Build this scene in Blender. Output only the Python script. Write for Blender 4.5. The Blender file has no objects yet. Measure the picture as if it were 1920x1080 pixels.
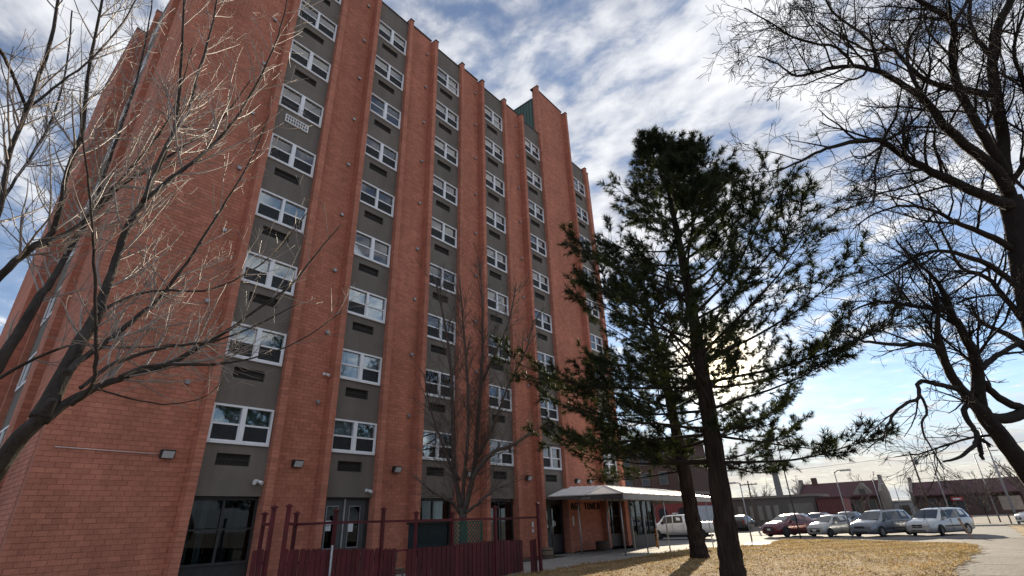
import bpy, math, random
from mathutils import Vector, Matrix, Euler
R = math.radians
random.seed(7)
sc = bpy.context.scene
COL = sc.collection

# ------------------------------------------------------------------ camera
CAM = Vector((0, 0, 1.6))
RIGHT = Vector((0.6472102466, -0.7615358893, -0.0343800231))
UP = Vector((-0.3006023331, -0.2963999733, 0.9065237411))
FWD = Vector((0.7005406013, 0.5763767389, 0.4207525649))
FPX = 940.474
cd = bpy.data.cameras.new('camera')
cam = bpy.data.objects.new('camera', cd)
COL.objects.link(cam)
cam.matrix_world = Matrix(((RIGHT.x, UP.x, -FWD.x, CAM.x), (RIGHT.y, UP.y, -FWD.y, CAM.y), (RIGHT.z, UP.z, -FWD.z, CAM.z), (0, 0, 0, 1)))
cd.sensor_fit = 'HORIZONTAL'
cd.sensor_width = 36
cd.lens = FPX / 1920 * 36
cd.clip_start = 0.05
cd.clip_end = 6000
sc.camera = cam

def at(x, y, d):                       # a point of the place seen along a direction, d metres in front of the viewer
    return CAM + (RIGHT * ((x - 960) / FPX) + UP * ((540 - y) / FPX) + FWD) * d

# ------------------------------------------------------------------ sky, sun, exposure
SUN = Vector((0.92618, 0.28306, 0.24912)).normalized()
w = bpy.data.worlds.new('World'); sc.world = w; w.use_nodes = True
nt = w.node_tree; N = nt.nodes; LK = nt.links
for n in list(N): N.remove(n)
def nd(t, **kw):
    n = N.new(t)
    for k, v in kw.items():
        if k == 'inp':
            for a, b in v.items(): n.inputs[a].default_value = b
        else: setattr(n, k, v)
    return n
def wm(op, a, b=None, c=None, clamp=False):
    n = nd('ShaderNodeMath', operation=op, use_clamp=clamp)
    for i, v in enumerate((a, b, c)):
        if v is None: continue
        if isinstance(v, (int, float)): n.inputs[i].default_value = v
        else: LK.new(v, n.inputs[i])
    return n.outputs[0]
def wmix(f, a, b, mode='MIX'):
    n = nd('ShaderNodeMix', data_type='RGBA', blend_type=mode)
    for s, v in ((n.inputs[0], f), (n.inputs[6], a), (n.inputs[7], b)):
        if isinstance(v, (int, float)): s.default_value = v
        elif isinstance(v, tuple): s.default_value = (*v, 1)
        else: LK.new(v, s)
    return n.outputs[2]
def ramp(f, stops, interp='LINEAR'):
    n = nd('ShaderNodeValToRGB'); cr = n.color_ramp; cr.interpolation = interp
    while len(cr.elements) < len(stops): cr.elements.new(0.5)
    for e, (p, c) in zip(cr.elements, stops):
        e.position = p; e.color = (c, c, c, 1) if isinstance(c, (int, float)) else (*c, 1)
    LK.new(f, n.inputs[0]); return n.outputs[0]
tc = nd('ShaderNodeTexCoord')
nrm = nd('ShaderNodeVectorMath', operation='NORMALIZE'); LK.new(tc.outputs['Generated'], nrm.inputs[0])
DIR = nrm.outputs[0]
sep = nd('ShaderNodeSeparateXYZ'); LK.new(DIR, sep.inputs[0])
zz = wm('ADD', wm('MAXIMUM', sep.outputs[2], 0.0), 0.10)
cb = nd('ShaderNodeCombineXYZ')
LK.new(wm('DIVIDE', sep.outputs[0], zz), cb.inputs[0]); LK.new(wm('DIVIDE', sep.outputs[1], zz), cb.inputs[1])
mp = nd('ShaderNodeMapping'); LK.new(cb.outputs[0], mp.inputs[0])
mp.inputs['Rotation'].default_value = (0, 0, R(35)); mp.inputs['Scale'].default_value = (1.0, 0.72, 1); mp.inputs['Location'].default_value = (1.7, 0.4, 0)
def noise(vec, scale, detail, rough, dist=0.0):
    n = nd('ShaderNodeTexNoise', inp={'Scale': scale, 'Detail': detail, 'Roughness': rough, 'Distortion': dist})
    LK.new(vec, n.inputs['Vector']); return n.outputs['Fac']
sky = nd('ShaderNodeTexSky', sky_type='NISHITA')
sky.sun_disc = False; sky.sun_elevation = math.asin(SUN.z); sky.sun_rotation = math.atan2(SUN.x, SUN.y)
sky.air_density = 1.0; sky.dust_density = 0.25; sky.ozone_density = 3.0; sky.altitude = 1300
n_big = noise(mp.outputs[0], 0.95, 3, 0.5, 0.3)
n_mid = noise(mp.outputs[0], 3.6, 6, 0.60, 0.25)
n_sml = noise(mp.outputs[0], 11.0, 5, 0.55, 0.25)
cover = wm('ADD', wm('MULTIPLY', n_big, 0.55), wm('ADD', wm('MULTIPLY', n_mid, 0.60), wm('MULTIPLY', n_sml, 0.85)))
mask = ramp(cover, [(0.0, 0.18), (0.40, 0.24), (0.445, 0.52), (0.49, 0.90), (0.54, 1.0)])
COVER_NODE = cover.node
cover.node.operation = 'ADD'
thin = ramp(sep.outputs[2], [(0.06, 0.0), (0.14, 1.0), (0.34, 1.0), (0.48, 0.0)], 'EASE')
cm = wm('SUBTRACT', wm('MULTIPLY', cover, 0.5), wm('MULTIPLY', thin, 0.095))          # bring the sum into 0..1
for l in list(LK):
    if l.to_node == mask.node: LK.remove(l)
LK.new(cm, mask.node.inputs[0])
# how near to the sun the direction is: clouds forward-scatter light
dp = nd('ShaderNodeVectorMath', operation='DOT_PRODUCT'); LK.new(DIR, dp.inputs[0]); dp.inputs[1].default_value = SUN
cosA = wm('MAXIMUM', dp.outputs['Value'], 0.0)
g1 = wm('POWER', cosA, 3.0); g2 = wm('POWER', cosA, 70.0); g3 = wm('POWER', cosA, 600.0)
shade = ramp(wm('ADD', wm('MULTIPLY', n_mid, 0.6), wm('MULTIPLY', n_sml, 0.4)), [(0.37, 0.44), (0.60, 1.0)])
cl_lum = wm('MULTIPLY', shade, wm('ADD', 0.465, wm('ADD', wm('MULTIPLY', g1, 0.02), wm('MULTIPLY', g2, 0.18))))
cl_col = nd('ShaderNodeVectorMath', operation='SCALE'); LK.new(cl_lum, cl_col.inputs['Scale'])
LK.new(wmix(ramp(shade, [(0.5, 0.0), (1.0, 1.0)]), (0.90, 0.95, 1.10), (0.98, 1.0, 1.03)), cl_col.inputs[0])
sk = nd('ShaderNodeVectorMath', operation='SCALE'); LK.new(sky.outputs[0], sk.inputs[0]); sk.inputs['Scale'].default_value = 0.084
# low haze band, warm towards the sun
hz = ramp(sep.outputs[2], [(0.0, 1.0), (0.07, 0.80), (0.17, 0.0)], 'EASE')
st_c = nd('ShaderNodeCombineXYZ'); LK.new(wm('MULTIPLY', sep.outputs[0], 2.0), st_c.inputs[0]); LK.new(wm('MULTIPLY', sep.outputs[1], 2.0), st_c.inputs[1]); LK.new(wm('MULTIPLY', sep.outputs[2], 26.0), st_c.inputs[2])
streak = ramp(noise(st_c.outputs[0], 1.3, 5, 0.55, 0.2), [(0.42, 0.0), (0.60, 1.0)])
hcol = wmix(wm('MULTIPLY', streak, 0.75), wmix(wm('POWER', cosA, 2.2), (0.31, 0.365, 0.43), (0.42, 0.37, 0.285)), (0.235, 0.265, 0.305))
hmix = wmix(wm('MULTIPLY', hz, 0.80), wmix(mask, sk.outputs[0], cl_col.outputs[0]), hcol)
glow = nd('ShaderNodeVectorMath', operation='SCALE'); glow.inputs[0].default_value = (1.0, 0.80, 0.46); LK.new(wm('MULTIPLY', g3, 4.0), glow.inputs['Scale'])
add = nd('ShaderNodeVectorMath', operation='ADD'); LK.new(hmix, add.inputs[0]); LK.new(glow.outputs[0], add.inputs[1])
bg = nd('ShaderNodeBackground', inp={'Strength': 1.0}); LK.new(add.outputs[0], bg.inputs['Color'])
wo = nd('ShaderNodeOutputWorld'); LK.new(bg.outputs[0], wo.inputs[0])
w.cycles.sampling_method = 'MANUAL'; w.cycles.sample_map_resolution = 1024

sl = bpy.data.lights.new('sun', 'SUN'); sl.energy = 5.0; sl.angle = R(0.6); sl.color = (1.0, 0.86, 0.66)
so = bpy.data.objects.new('sun', sl); COL.objects.link(so)
so.rotation_euler = (-SUN).to_track_quat('-Z', 'Y').to_euler(); so.location = (40, 12, 40)
vs = sc.view_settings
vs.view_transform = 'Standard'; vs.look = 'None'; vs.exposure = 1.08; vs.gamma = 1.0; vs.use_curve_mapping = False
sc.cycles.max_bounces = 6; sc.cycles.transparent_max_bounces = 12; sc.cycles.diffuse_bounces = 3
sc.cycles.caustics_reflective = False; sc.cycles.caustics_refractive = False

# ------------------------------------------------------------------ material helpers
MATS = {}
def mat(name, col, rough=0.7, col2=None, scale=4.0, detail=4, bump=0.0, bscale=None, spec=0.3, metal=0.0, tint=None, rand=0.0, stretch=None, extra=None):
    """col/col2 mixed by noise in object or world space; tint: face attribute that darkens or lightens; rand: per-object variation."""
    m = bpy.data.materials.new(name); m.use_nodes = True
    t = m.node_tree; b = t.nodes['Principled BSDF']
    b.inputs['Roughness'].default_value = rough; b.inputs['Metallic'].default_value = metal
    b.inputs['Specular IOR Level'].default_value = spec
    geo = t.nodes.new('ShaderNodeNewGeometry'); vec = geo.outputs['Position']
    if stretch:
        mpn = t.nodes.new('ShaderNodeMapping'); mpn.inputs['Scale'].default_value = stretch
        t.links.new(vec, mpn.inputs[0]); vec = mpn.outputs[0]
    out = None
    if col2 is not None:
        n = t.nodes.new('ShaderNodeTexNoise'); n.inputs['Scale'].default_value = scale; n.inputs['Detail'].default_value = detail; n.inputs['Roughness'].default_value = 0.65
        t.links.new(vec, n.inputs['Vector'])
        rp = t.nodes.new('ShaderNodeValToRGB'); rp.color_ramp.elements[0].position = 0.32; rp.color_ramp.elements[1].position = 0.68
        rp.color_ramp.elements[0].color = (*col, 1); rp.color_ramp.elements[1].color = (*col2, 1)
        t.links.new(n.outputs['Fac'], rp.inputs[0]); out = rp.outputs[0]
    else:
        rgb = t.nodes.new('ShaderNodeRGB'); rgb.outputs[0].default_value = (*col, 1); out = rgb.outputs[0]
    src = None
    if tint: 
        a = t.nodes.new('ShaderNodeAttribute'); a.attribute_name = tint; src = a.outputs['Fac']
    elif rand:
        oi = t.nodes.new('ShaderNodeObjectInfo'); src = oi.outputs['Random']
    if src is not None:
        amt = rand if rand else 0.5
        mr = t.nodes.new('ShaderNodeMapRange'); mr.inputs['To Min'].default_value = 1 - amt; mr.inputs['To Max'].default_value = 1 + amt
        t.links.new(src, mr.inputs['Value'])
        vm = t.nodes.new('ShaderNodeVectorMath'); vm.operation = 'SCALE'
        t.links.new(out, vm.inputs[0]); t.links.new(mr.outputs[0], vm.inputs['Scale']); out = vm.outputs[0]
    t.links.new(out, b.inputs['Base Color'])
    if bump:
        n2 = t.nodes.new('ShaderNodeTexNoise'); n2.inputs['Scale'].default_value = bscale or scale * 4; n2.inputs['Detail'].default_value = 5
        t.links.new(vec, n2.inputs['Vector'])
        bp = t.nodes.new('ShaderNodeBump'); bp.inputs['Strength'].default_value = bump; bp.inputs['Distance'].default_value = 0.03
        t.links.new(n2.outputs['Fac'], bp.inputs['Height']); t.links.new(bp.outputs[0], b.inputs['Normal'])
    if extra: extra(t, b)
    MATS[name] = m
    return m

def weather(t, b, lo=0.82, hi=1.08, sx=1.1, sz=0.10, blot=0.35):
    # rain streaks and blotches of dirt, both with shapes of their own
    src = b.inputs['Base Color'].links[0].from_socket; geo = t.nodes.new('ShaderNodeNewGeometry'); out = src
    for scv, a_, b_ in (((sx, sx, sz), lo, hi), ((blot, blot, blot), 0.86, 1.10)):
        mpn = t.nodes.new('ShaderNodeMapping'); mpn.inputs['Scale'].default_value = scv; t.links.new(geo.outputs['Position'], mpn.inputs[0])
        n = t.nodes.new('ShaderNodeTexNoise'); n.inputs['Scale'].default_value = 1.0; n.inputs['Detail'].default_value = 6; n.inputs['Roughness'].default_value = 0.6; t.links.new(mpn.outputs[0], n.inputs['Vector'])
        mr = t.nodes.new('ShaderNodeMapRange'); mr.inputs['From Min'].default_value = 0.3; mr.inputs['From Max'].default_value = 0.7; mr.inputs['To Min'].default_value = a_; mr.inputs['To Max'].default_value = b_
        t.links.new(n.outputs['Fac'], mr.inputs['Value']); vm = t.nodes.new('ShaderNodeVectorMath'); vm.operation = 'SCALE'; t.links.new(out, vm.inputs[0]); t.links.new(mr.outputs[0], vm.inputs['Scale']); out = vm.outputs[0]
    t.links.new(out, b.inputs['Base Color'])

def glass_mat(name, tintc=(0.75, 0.82, 0.80), rough=0.02, base_refl=0.06, gain=1.7):
    m = bpy.data.materials.new(name); m.use_nodes = True; t = m.node_tree
    for n in list(t.nodes): t.nodes.remove(n)
    o = t.nodes.new('ShaderNodeOutputMaterial'); tr = t.nodes.new('ShaderNodeBsdfTransparent'); gl = t.nodes.new('ShaderNodeBsdfGlossy')
    tr.inputs[0].default_value = (*tintc, 1); gl.inputs['Roughness'].default_value = rough; gl.inputs['Color'].default_value = (1, 1, 1, 1)
    fr = t.nodes.new('ShaderNodeFresnel'); fr.inputs[0].default_value = 1.5
    ad = t.nodes.new('ShaderNodeMath'); ad.operation = 'MULTIPLY_ADD'; ad.use_clamp = True; ad.inputs[1].default_value = gain; ad.inputs[2].default_value = base_refl
    t.links.new(fr.outputs[0], ad.inputs[0])
    mx = t.nodes.new('ShaderNodeMixShader'); t.links.new(ad.outputs[0], mx.inputs[0]); t.links.new(tr.outputs[0], mx.inputs[1]); t.links.new(gl.outputs[0], mx.inputs[2])
    t.links.new(mx.outputs[0], o.inputs[0]); MATS[name] = m; return m

def screen_mat(name, col, alpha):
    m = bpy.data.materials.new(name); m.use_nodes = True; t = m.node_tree
    b = t.nodes['Principled BSDF']; b.inputs['Base Color'].default_value = (*col, 1); b.inputs['Roughness'].default_value = 0.8; b.inputs['Alpha'].default_value = alpha
    MATS[name] = m; return m

def translucent(m, amt, col):
    t = m.node_tree; b = t.nodes['Principled BSDF']; o = t.nodes['Material Output']; tr = t.nodes.new('ShaderNodeBsdfTranslucent'); mx = t.nodes.new('ShaderNodeMixShader')
    mul = t.nodes.new('ShaderNodeMix'); mul.data_type = 'RGBA'; mul.blend_type = 'MULTIPLY'; mul.inputs[0].default_value = 1; mul.inputs[7].default_value = (*col, 1)
    t.links.new(b.inputs['Base Color'].links[0].from_socket, mul.inputs[6]); t.links.new(mul.outputs[2], tr.inputs[0])
    mx.inputs[0].default_value = amt; t.links.new(b.outputs[0], mx.inputs[1]); t.links.new(tr.outputs[0], mx.inputs[2]); t.links.new(mx.outputs[0], o.inputs[0])

# ------------------------------------------------------------------ mesh helpers
class MB:
    def __init__(s): s.v = []; s.f = []; s.t = []; s.smooth = []
    def face(s, idx, tint=0.5, smooth=False): s.f.append(idx); s.t.append(tint); s.smooth.append(smooth)
    def poly(s, pts, tint=0.5):
        o = len(s.v); s.v += [tuple(p) for p in pts]; s.face(tuple(range(o, o + len(pts))), tint)
    def box(s, x0, x1, y0, y1, z0, z1, tint=0.5, skip=''):
        o = len(s.v)
        s.v += [(x0, y0, z0), (x1, y0, z0), (x1, y1, z0), (x0, y1, z0), (x0, y0, z1), (x1, y0, z1), (x1, y1, z1), (x0, y1, z1)]
        F = {'b': (0, 3, 2, 1), 't': (4, 5, 6, 7), 'f': (0, 1, 5, 4), 'r': (1, 2, 6, 5), 'k': (2, 3, 7, 6), 'l': (3, 0, 4, 7)}
        for k, q in F.items():
            if k not in skip: s.face(tuple(o + i for i in q), tint)
    def obox(s, c, ax, ay, az, tint=0.5):      # oriented box: centre and three half-axis vectors
        o = len(s.v); c = Vector(c); ax = Vector(ax); ay = Vector(ay); az = Vector(az)
        for sz in (-1, 1):
            for sx, sy in ((-1, -1), (1, -1), (1, 1), (-1, 1)): s.v.append(tuple(c + ax * sx + ay * sy + az * sz))
        for q in ((0, 3, 2, 1), (4, 5, 6, 7), (0, 1, 5, 4), (1, 2, 6, 5), (2, 3, 7, 6), (3, 0, 4, 7)): s.face(tuple(o + i for i in q), tint)
    def bar(s, a, b, wd, dp=None, upv=(0, 0, 1), tint=0.5):
        a = Vector(a); b = Vector(b); d = (b - a); L = d.length; d.normalize(); u = Vector(upv)
        if abs(d.dot(u)) > 0.95: u = Vector((1, 0, 0))
        sd = d.cross(u).normalized(); u = sd.cross(d).normalized()
        s.obox((a + b) / 2, d * L / 2, sd * wd / 2, u * (dp or wd) / 2, tint)
    def tube(s, pts, rad, n=6, cap=True, tint=0.5, smooth=True):
        pts = [Vector(p) for p in pts]
        if isinstance(rad, (int, float)): rad = [rad] * len(pts)
        o = len(s.v); ref = None
        for i, p in enumerate(pts):
            d = (pts[min(i + 1, len(pts) - 1)] - pts[max(i - 1, 0)])
            if d.length < 1e-9: d = Vector((0, 0, 1))
            d.normalize()
            if ref is None or abs(ref.dot(d)) > 0.98: ref = Vector((0, 0, 1)) if abs(d.z) < 0.9 else Vector((1, 0, 0))
            a = d.cross(ref).normalized(); b = d.cross(a); ref = (ref - d * ref.dot(d)).normalized()
            for k in range(n):
                an = 2 * math.pi * k / n
                q = p + (a * math.cos(an) + b * math.sin(an)) * rad[i]; s.v.append((q.x, q.y, q.z))
        for i in range(len(pts) - 1):
            for k in range(n):
                k2 = (k + 1) % n
                s.face((o + i * n + k, o + (i + 1) * n + k, o + (i + 1) * n + k2, o + i * n + k2), tint, smooth)
        if cap:
            s.face(tuple(o + k for k in range(n)), tint); e = o + (len(pts) - 1) * n
            s.face(tuple(e + n - 1 - k for k in range(n)), tint)
    def prism(s, outline, axis, a, b, tint=0.5):   # outline in the two other axes, extruded along axis from a to b
        o = len(s.v); n = len(outline)
        for d in (a, b):
            for u, v in outline: s.v.append({'x': (d, u, v), 'y': (u, d, v), 'z': (u, v, d)}[axis])
        for i in range(n): s.face((o + i, o + (i + 1) % n, o + n + (i + 1) % n, o + n + i), tint)
        s.face(tuple(o + i for i in range(n)), tint); s.face(tuple(o + n + i for i in reversed(range(n))), tint)
    def mesh(s, name, m):
        me = bpy.data.meshes.new(name); me.from_pydata(s.v, [], s.f)
        if m is not None: me.materials.append(m)
        if any(x != 0.5 for x in s.t):
            a = me.attributes.new('tint', 'FLOAT', 'FACE'); a.data.foreach_set('value', s.t)
        if any(s.smooth): me.polygons.foreach_set('use_smooth', s.smooth)
        me.update(); return me
    def build(s, name, m, parent=None, **tags):
        o = bpy.data.objects.new(name, s.mesh(name, m)); COL.objects.link(o)
        if parent is not None: adopt(o, parent)
        tag(o, **tags); return o
ORG = {}
def worldloc(p):
    v = Vector((0, 0, 0))
    while p is not None: v = v + p.location; p = p.parent
    return v
def adopt(o, parent):                       # parts are modelled in world coordinates; keep them there
    o.parent = parent
    root = parent
    while root.parent is not None: root = root.parent
    if parent.parent is None: o.matrix_parent_inverse = parent.matrix_basis.inverted()
    else: o.matrix_parent_inverse = (parent.parent.matrix_basis @ parent.matrix_parent_inverse @ parent.matrix_basis).inverted() if False else parent_world(parent).inverted()
def parent_world(p):
    if p.parent is None: return p.matrix_basis.copy()
    return parent_world(p.parent) @ p.matrix_parent_inverse @ p.matrix_basis
def tag(o, label=None, cat=None, group=None, kind=None):
    if label: o['label'] = label
    if cat: o['category'] = cat
    if group: o['group'] = group
    if kind: o['kind'] = kind
    return o
def thing(name, label, cat, loc=(0, 0, 0), rz=0.0, group=None):
    o = bpy.data.objects.new(name, None); COL.objects.link(o); o.location = loc; o.rotation_euler = (0, 0, rz)
    o.empty_display_size = 0.3
    return tag(o, label, cat, group)
def kids(o): return [c for c in bpy.data.objects if c.parent == o]
def inst(name, me, loc, parent, rz=0.0):     # one more object on shared mesh data
    o = bpy.data.objects.new(name, me); COL.objects.link(o); o.location = loc; o.rotation_euler = (0, 0, rz)
    if parent is not None: adopt(o, parent)
    return o
rnd = random.random
def ru(a, b): return random.uniform(a, b)

# ------------------------------------------------------------------ materials
mat('brick', (0.55, 0.222, 0.148), 0.85, (0.475, 0.188, 0.128), 6.0, 3, 0.25, 60, 0.15, tint='tint', rand=0.12, extra=weather)
mat('brick_single', (0.55, 0.222, 0.148), 0.85, (0.475, 0.188, 0.128), 6.0, 3, 0.25, 60, 0.15, rand=0.12, extra=weather)
mat('mortar', (0.43, 0.175, 0.120), 0.95, (0.36, 0.148, 0.104), 3.0, extra=weather)
mat('stucco', (0.205, 0.180, 0.156), 0.9, (0.178, 0.156, 0.136), 1.3, 5, 0.2, 90, 0.15, extra=weather)
mat('coping', (0.05, 0.045, 0.042), 0.5, (0.075, 0.065, 0.06), 2.0, metal=0.3)
mat('vinyl', (0.84, 0.85, 0.88), 0.45, (0.78, 0.79, 0.82), 3.0)
mat('blind', (0.66, 0.73, 0.76), 0.8, (0.54, 0.62, 0.66), 2.5, 3, stretch=(3, 3, 0.4))
mat('blind_cream', (0.66, 0.64, 0.55), 0.8, (0.56, 0.54, 0.46), 2.5, 3)
mat('blind_grey', (0.42, 0.46, 0.48), 0.8, (0.34, 0.38, 0.40), 2.5, 3)
mat('curtain', (0.30, 0.36, 0.34), 0.9, (0.18, 0.23, 0.22), 9.0, 2, stretch=(4, 4, 0.15))
mat('room', (0.025, 0.027, 0.028), 0.9)
mat('grille', (0.06, 0.055, 0.05), 0.6, (0.045, 0.04, 0.038), 8)
mat('dark_frame', (0.035, 0.034, 0.035), 0.45, (0.05, 0.048, 0.048), 5)
mat('door_grey', (0.085, 0.09, 0.092), 0.5, (0.065, 0.07, 0.073), 3)
mat('paper', (0.75, 0.78, 0.80), 0.8, (0.6, 0.64, 0.68), 14)
mat('lamp_lens', (0.62, 0.63, 0.64), 0.3, (0.5, 0.51, 0.52), 9)
mat('white_paint', (0.72, 0.70, 0.67), 0.5, (0.62, 0.60, 0.57), 2.5)
mat('roof_white', (0.82, 0.81, 0.79), 0.5, (0.74, 0.73, 0.71), 1.2, 5)
mat('soffit', (0.14, 0.135, 0.13), 0.8, (0.11, 0.105, 0.1), 2)
mat('galv', (0.42, 0.43, 0.44), 0.42, (0.30, 0.31, 0.33), 6, metal=0.7, bump=0.05)
mat('green_metal', (0.045, 0.085, 0.070), 0.45, (0.06, 0.10, 0.085), 1.5, metal=0.2)
mat('maroon', (0.105, 0.016, 0.022), 0.55, (0.075, 0.012, 0.017), 3.0, 5, 0.15, 40, rand=0.18, extra=lambda t, b: weather(t, b, 0.7, 1.25, 4, 0.8, 2))
mat('letter', (0.03, 0.012, 0.01), 0.6)
mat('drape_pale', (0.62, 0.67, 0.66), 0.9, (0.50, 0.56, 0.55), 9.0, 2, stretch=(4, 4, 0.15))
mat('conduit', (0.62, 0.52, 0.49), 0.5)
mat('plastic_white', (0.7, 0.7, 0.7), 0.4)
mat('black', (0.012, 0.012, 0.013), 0.5)
mat('lattice_green', (0.02, 0.10, 0.075), 0.6, (0.03, 0.13, 0.1), 6)
mat('wood_weathered', (0.30, 0.21, 0.14), 0.85, (0.20, 0.14, 0.095), 5, 4, 0.3, 30, stretch=(6, 6, 0.8))
glass_mat('glass', (0.87, 0.93, 0.94), 0.01, 0.08)
glass_mat('glass_dark', (0.42, 0.47, 0.47), 0.02, 0.0, 0.55)
screen_mat('insect_screen', (0.028, 0.032, 0.034), 0.62)
M = MATS
# ================================================================== the apartment building
YF, YD, YP = 16.55, 16.79, 16.95            # fin fronts, stucco bays, brick panels
UB = [5.885, 9.947, 14.047, 18.107, 22.224, 28.33]
WW, WH, FH, Z0 = 1.873, 1.168, 2.65, 4.02    # window width, height, storey, first sill
BX0, BX1 = -0.06, 1.92                       # stucco bay relative to the window edge
FW = 0.235                                   # fin width
CH, BL, GAP = 0.127, 0.29, 0.011             # brick course, brick length, joint
XC, XE, TOP = 2.24, 31.4, 28.3
bld = thing('apartment_building', 'ten storey red brick apartment tower with vertical fins and grey window bays', 'building', (16.8, 22, 0))

def bw(mb, x, x2, y, z, dep=0.007):          # one brick on a wall that faces the lawn
    mb.box(x, x2, y - dep - ru(0, 0.003), y, z, z + CH - GAP, rnd(), 'k')
unit = MB(); unit.box(0, BL - GAP, -0.0085, 0, 0, CH - GAP, 0.5, 'k'); me_brick = unit.mesh('brick', M['brick_single'])
unit = MB(); unit.box(0, BL / 2 - GAP, -0.0085, 0, 0, CH - GAP, 0.5, 'k'); me_half = unit.mesh('brick', M['brick_single'])

def panel(x0, x1, z1, singles=None):
    mb = MB(); mb.box(x0, x1, YP, YP + 0.28, 0, z1)
    part = mb.build('brick_panel', M['mortar'], bld)
    run = MB(); r = 0; z = 0.0; cnt = 0
    while z + CH <= z1:
        x = x0 - (BL / 2 if r % 2 else 0.0)
        while x < x1 - 0.02:
            a, b = max(x, x0), min(x + BL - GAP, x1)
            if b - a > 0.03:
                if singles and singles[0] <= z <= singles[1] and (abs(b - a - BL + GAP) < 1e-3 or abs(b - a - BL / 2 + GAP) < 2e-3):
                    inst('brick', me_brick if b - a > 0.2 else me_half, (a, YP - ru(0, 0.003), z), part); cnt += 1
                else: bw(run, a, b, YP, z)
            x += BL
        z += CH; r += 1
    run.build('brick_courses', M['brick'], part, kind='stuff')
    cp = MB(); cp.box(x0 - 0.01, x1 + 0.01, YP - 0.05, YP + 0.34, z1, z1 + 0.07); cp.build('coping', M['coping'], part)
    return part, cnt

def fin(x, z1, y0=YF, y1=YP):
    mb = MB(); mb.box(x + 0.008, x + FW - 0.008, y0 + 0.012, y1 - 0.002, 0, z1); part = mb.build('fin', M['mortar'], bld)
    run = MB(); z = 0.0; r = 0
    while z + CH <= z1:
        t = rnd()
        if r % 2: run.box(x, x + FW, y0, y1 - 0.003, z, z + CH - GAP, t, 'bk')
        else:
            run.box(x, x + FW, y0, y0 + 0.19, z, z + CH - GAP, t, 'bk'); run.box(x, x + FW, y0 + 0.20, y1 - 0.003, z, z + CH - GAP, rnd(), 'bk')
        z += CH; r += 1
    run.build('brick_courses', M['brick'], part, kind='stuff')
    cp = MB(); cp.box(x - 0.02, x + FW + 0.02, y0 - 0.03, y1 + 0.3, z1, z1 + 0.06); cp.build('coping', M['coping'], part)

edges = [XC]
pan = []
for i, u in enumerate(UB):
    pan.append((edges[-1], u + BX0 - FW)); edges.append(u + BX1 + FW)
pan.append((edges[-1], XE))
for i, (a, b) in enumerate(pan):
    if i == 0: _, n0 = panel(a, b, TOP, (0.75, 4.2))
    elif i == 5: panel(a, b, 32.85)
    else: panel(a, b, TOP)
for i, u in enumerate(UB):
    fin(u + BX0 - FW, TOP - 0.2 if i != 5 else 32.6); fin(u + BX1, TOP - 0.2 if i != 4 else 32.6)

# stucco bays: one spandrel per storey, with a recess for the grille
def spandrel(u, z0, z1, gr=True):
    x0, x1 = u + BX0, u + BX1; mb = MB()
    gx0, gx1, gz0, gz1 = u + 0.385, u + 1.385, z1 - 0.62, z1 - 0.27
    if gr:
        mb.box(x0, gx0, YD, YD + 0.2, z0, z1); mb.box(gx1, x1, YD, YD + 0.2, z0, z1)
        mb.box(gx0, gx1, YD, YD + 0.2, z0, gz0); mb.box(gx0, gx1, YD, YD + 0.2, gz1, z1)
    else: mb.box(x0, x1, YD, YD + 0.2, z0, z1)
    p = mb.build('spandrel', M['stucco'], bld)
    if gr:
        g = MB(); g.box(gx0, gx1, YD + 0.13, YD + 0.15, gz0, gz1, 0.5)
        k = 22
        for j in range(k):
            xx = gx0 + 0.02 + (gx1 - gx0 - 0.04) * j / (k - 1); g.box(xx - 0.008, xx + 0.008, YD + 0.085, YD + 0.13, gz0 + 0.02, gz1 - 0.02)
        for zz_ in (gz0 + 0.005, (gz0 + gz1) / 2, gz1 - 0.025): g.box(gx0, gx1, YD + 0.075, YD + 0.084, zz_, zz_ + 0.02)
        g.build('vent_grille', M['grille'], p)
    return p

# window meshes shared by all
def window_mesh(wide):
    mb = MB(); t = 0.062; cw = 0.15 if wide else 0.10
    mb.box(0, t, -0.045, 0.10, 0, WH); mb.box(WW - t, WW, -0.045, 0.10, 0, WH)
    mb.box(t, WW - t, -0.045, 0.10, WH - t, WH); mb.box(t, WW - t, -0.06, 0.10, 0, t + 0.02)
    c = WW / 2; mb.box(c - cw / 2, c + cw / 2, -0.055, 0.10, t + 0.02, WH - t)
    for a, b in ((t, c - cw / 2), (c + cw / 2, WW - t)):
        mb.box(a, b, -0.02, 0.045, WH / 2 - 0.028, WH / 2 + 0.028)
        for q in (a, b - 0.028): mb.box(q, q + 0.028, -0.012, 0.045, t + 0.02, WH / 2 - 0.028)
        mb.box(a + 0.028, b - 0.028, -0.012, 0.045, t + 0.02, t + 0.055)
    return mb.mesh('window', M['vinyl'])
wm_wide, wm_thin = window_mesh(True), window_mesh(False)
def rect_mesh(name, m, w_, h_, dy=0.004):
    mb = MB(); mb.box(0, w_, 0, dy, 0, h_); return mb.mesh(name, m)
def win_parts(wide):
    t = 0.062; cw = 0.15 if wide else 0.10; c = WW / 2; out = []
    for a, b in ((t, c - cw / 2), (c + cw / 2, WW - t)):
        out.append((a, b, WH / 2 + 0.028, WH - t, 'u')); out.append((a, b, t + 0.02, WH / 2 - 0.028, 'l'))
    return out
pane_cache = {}
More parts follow.
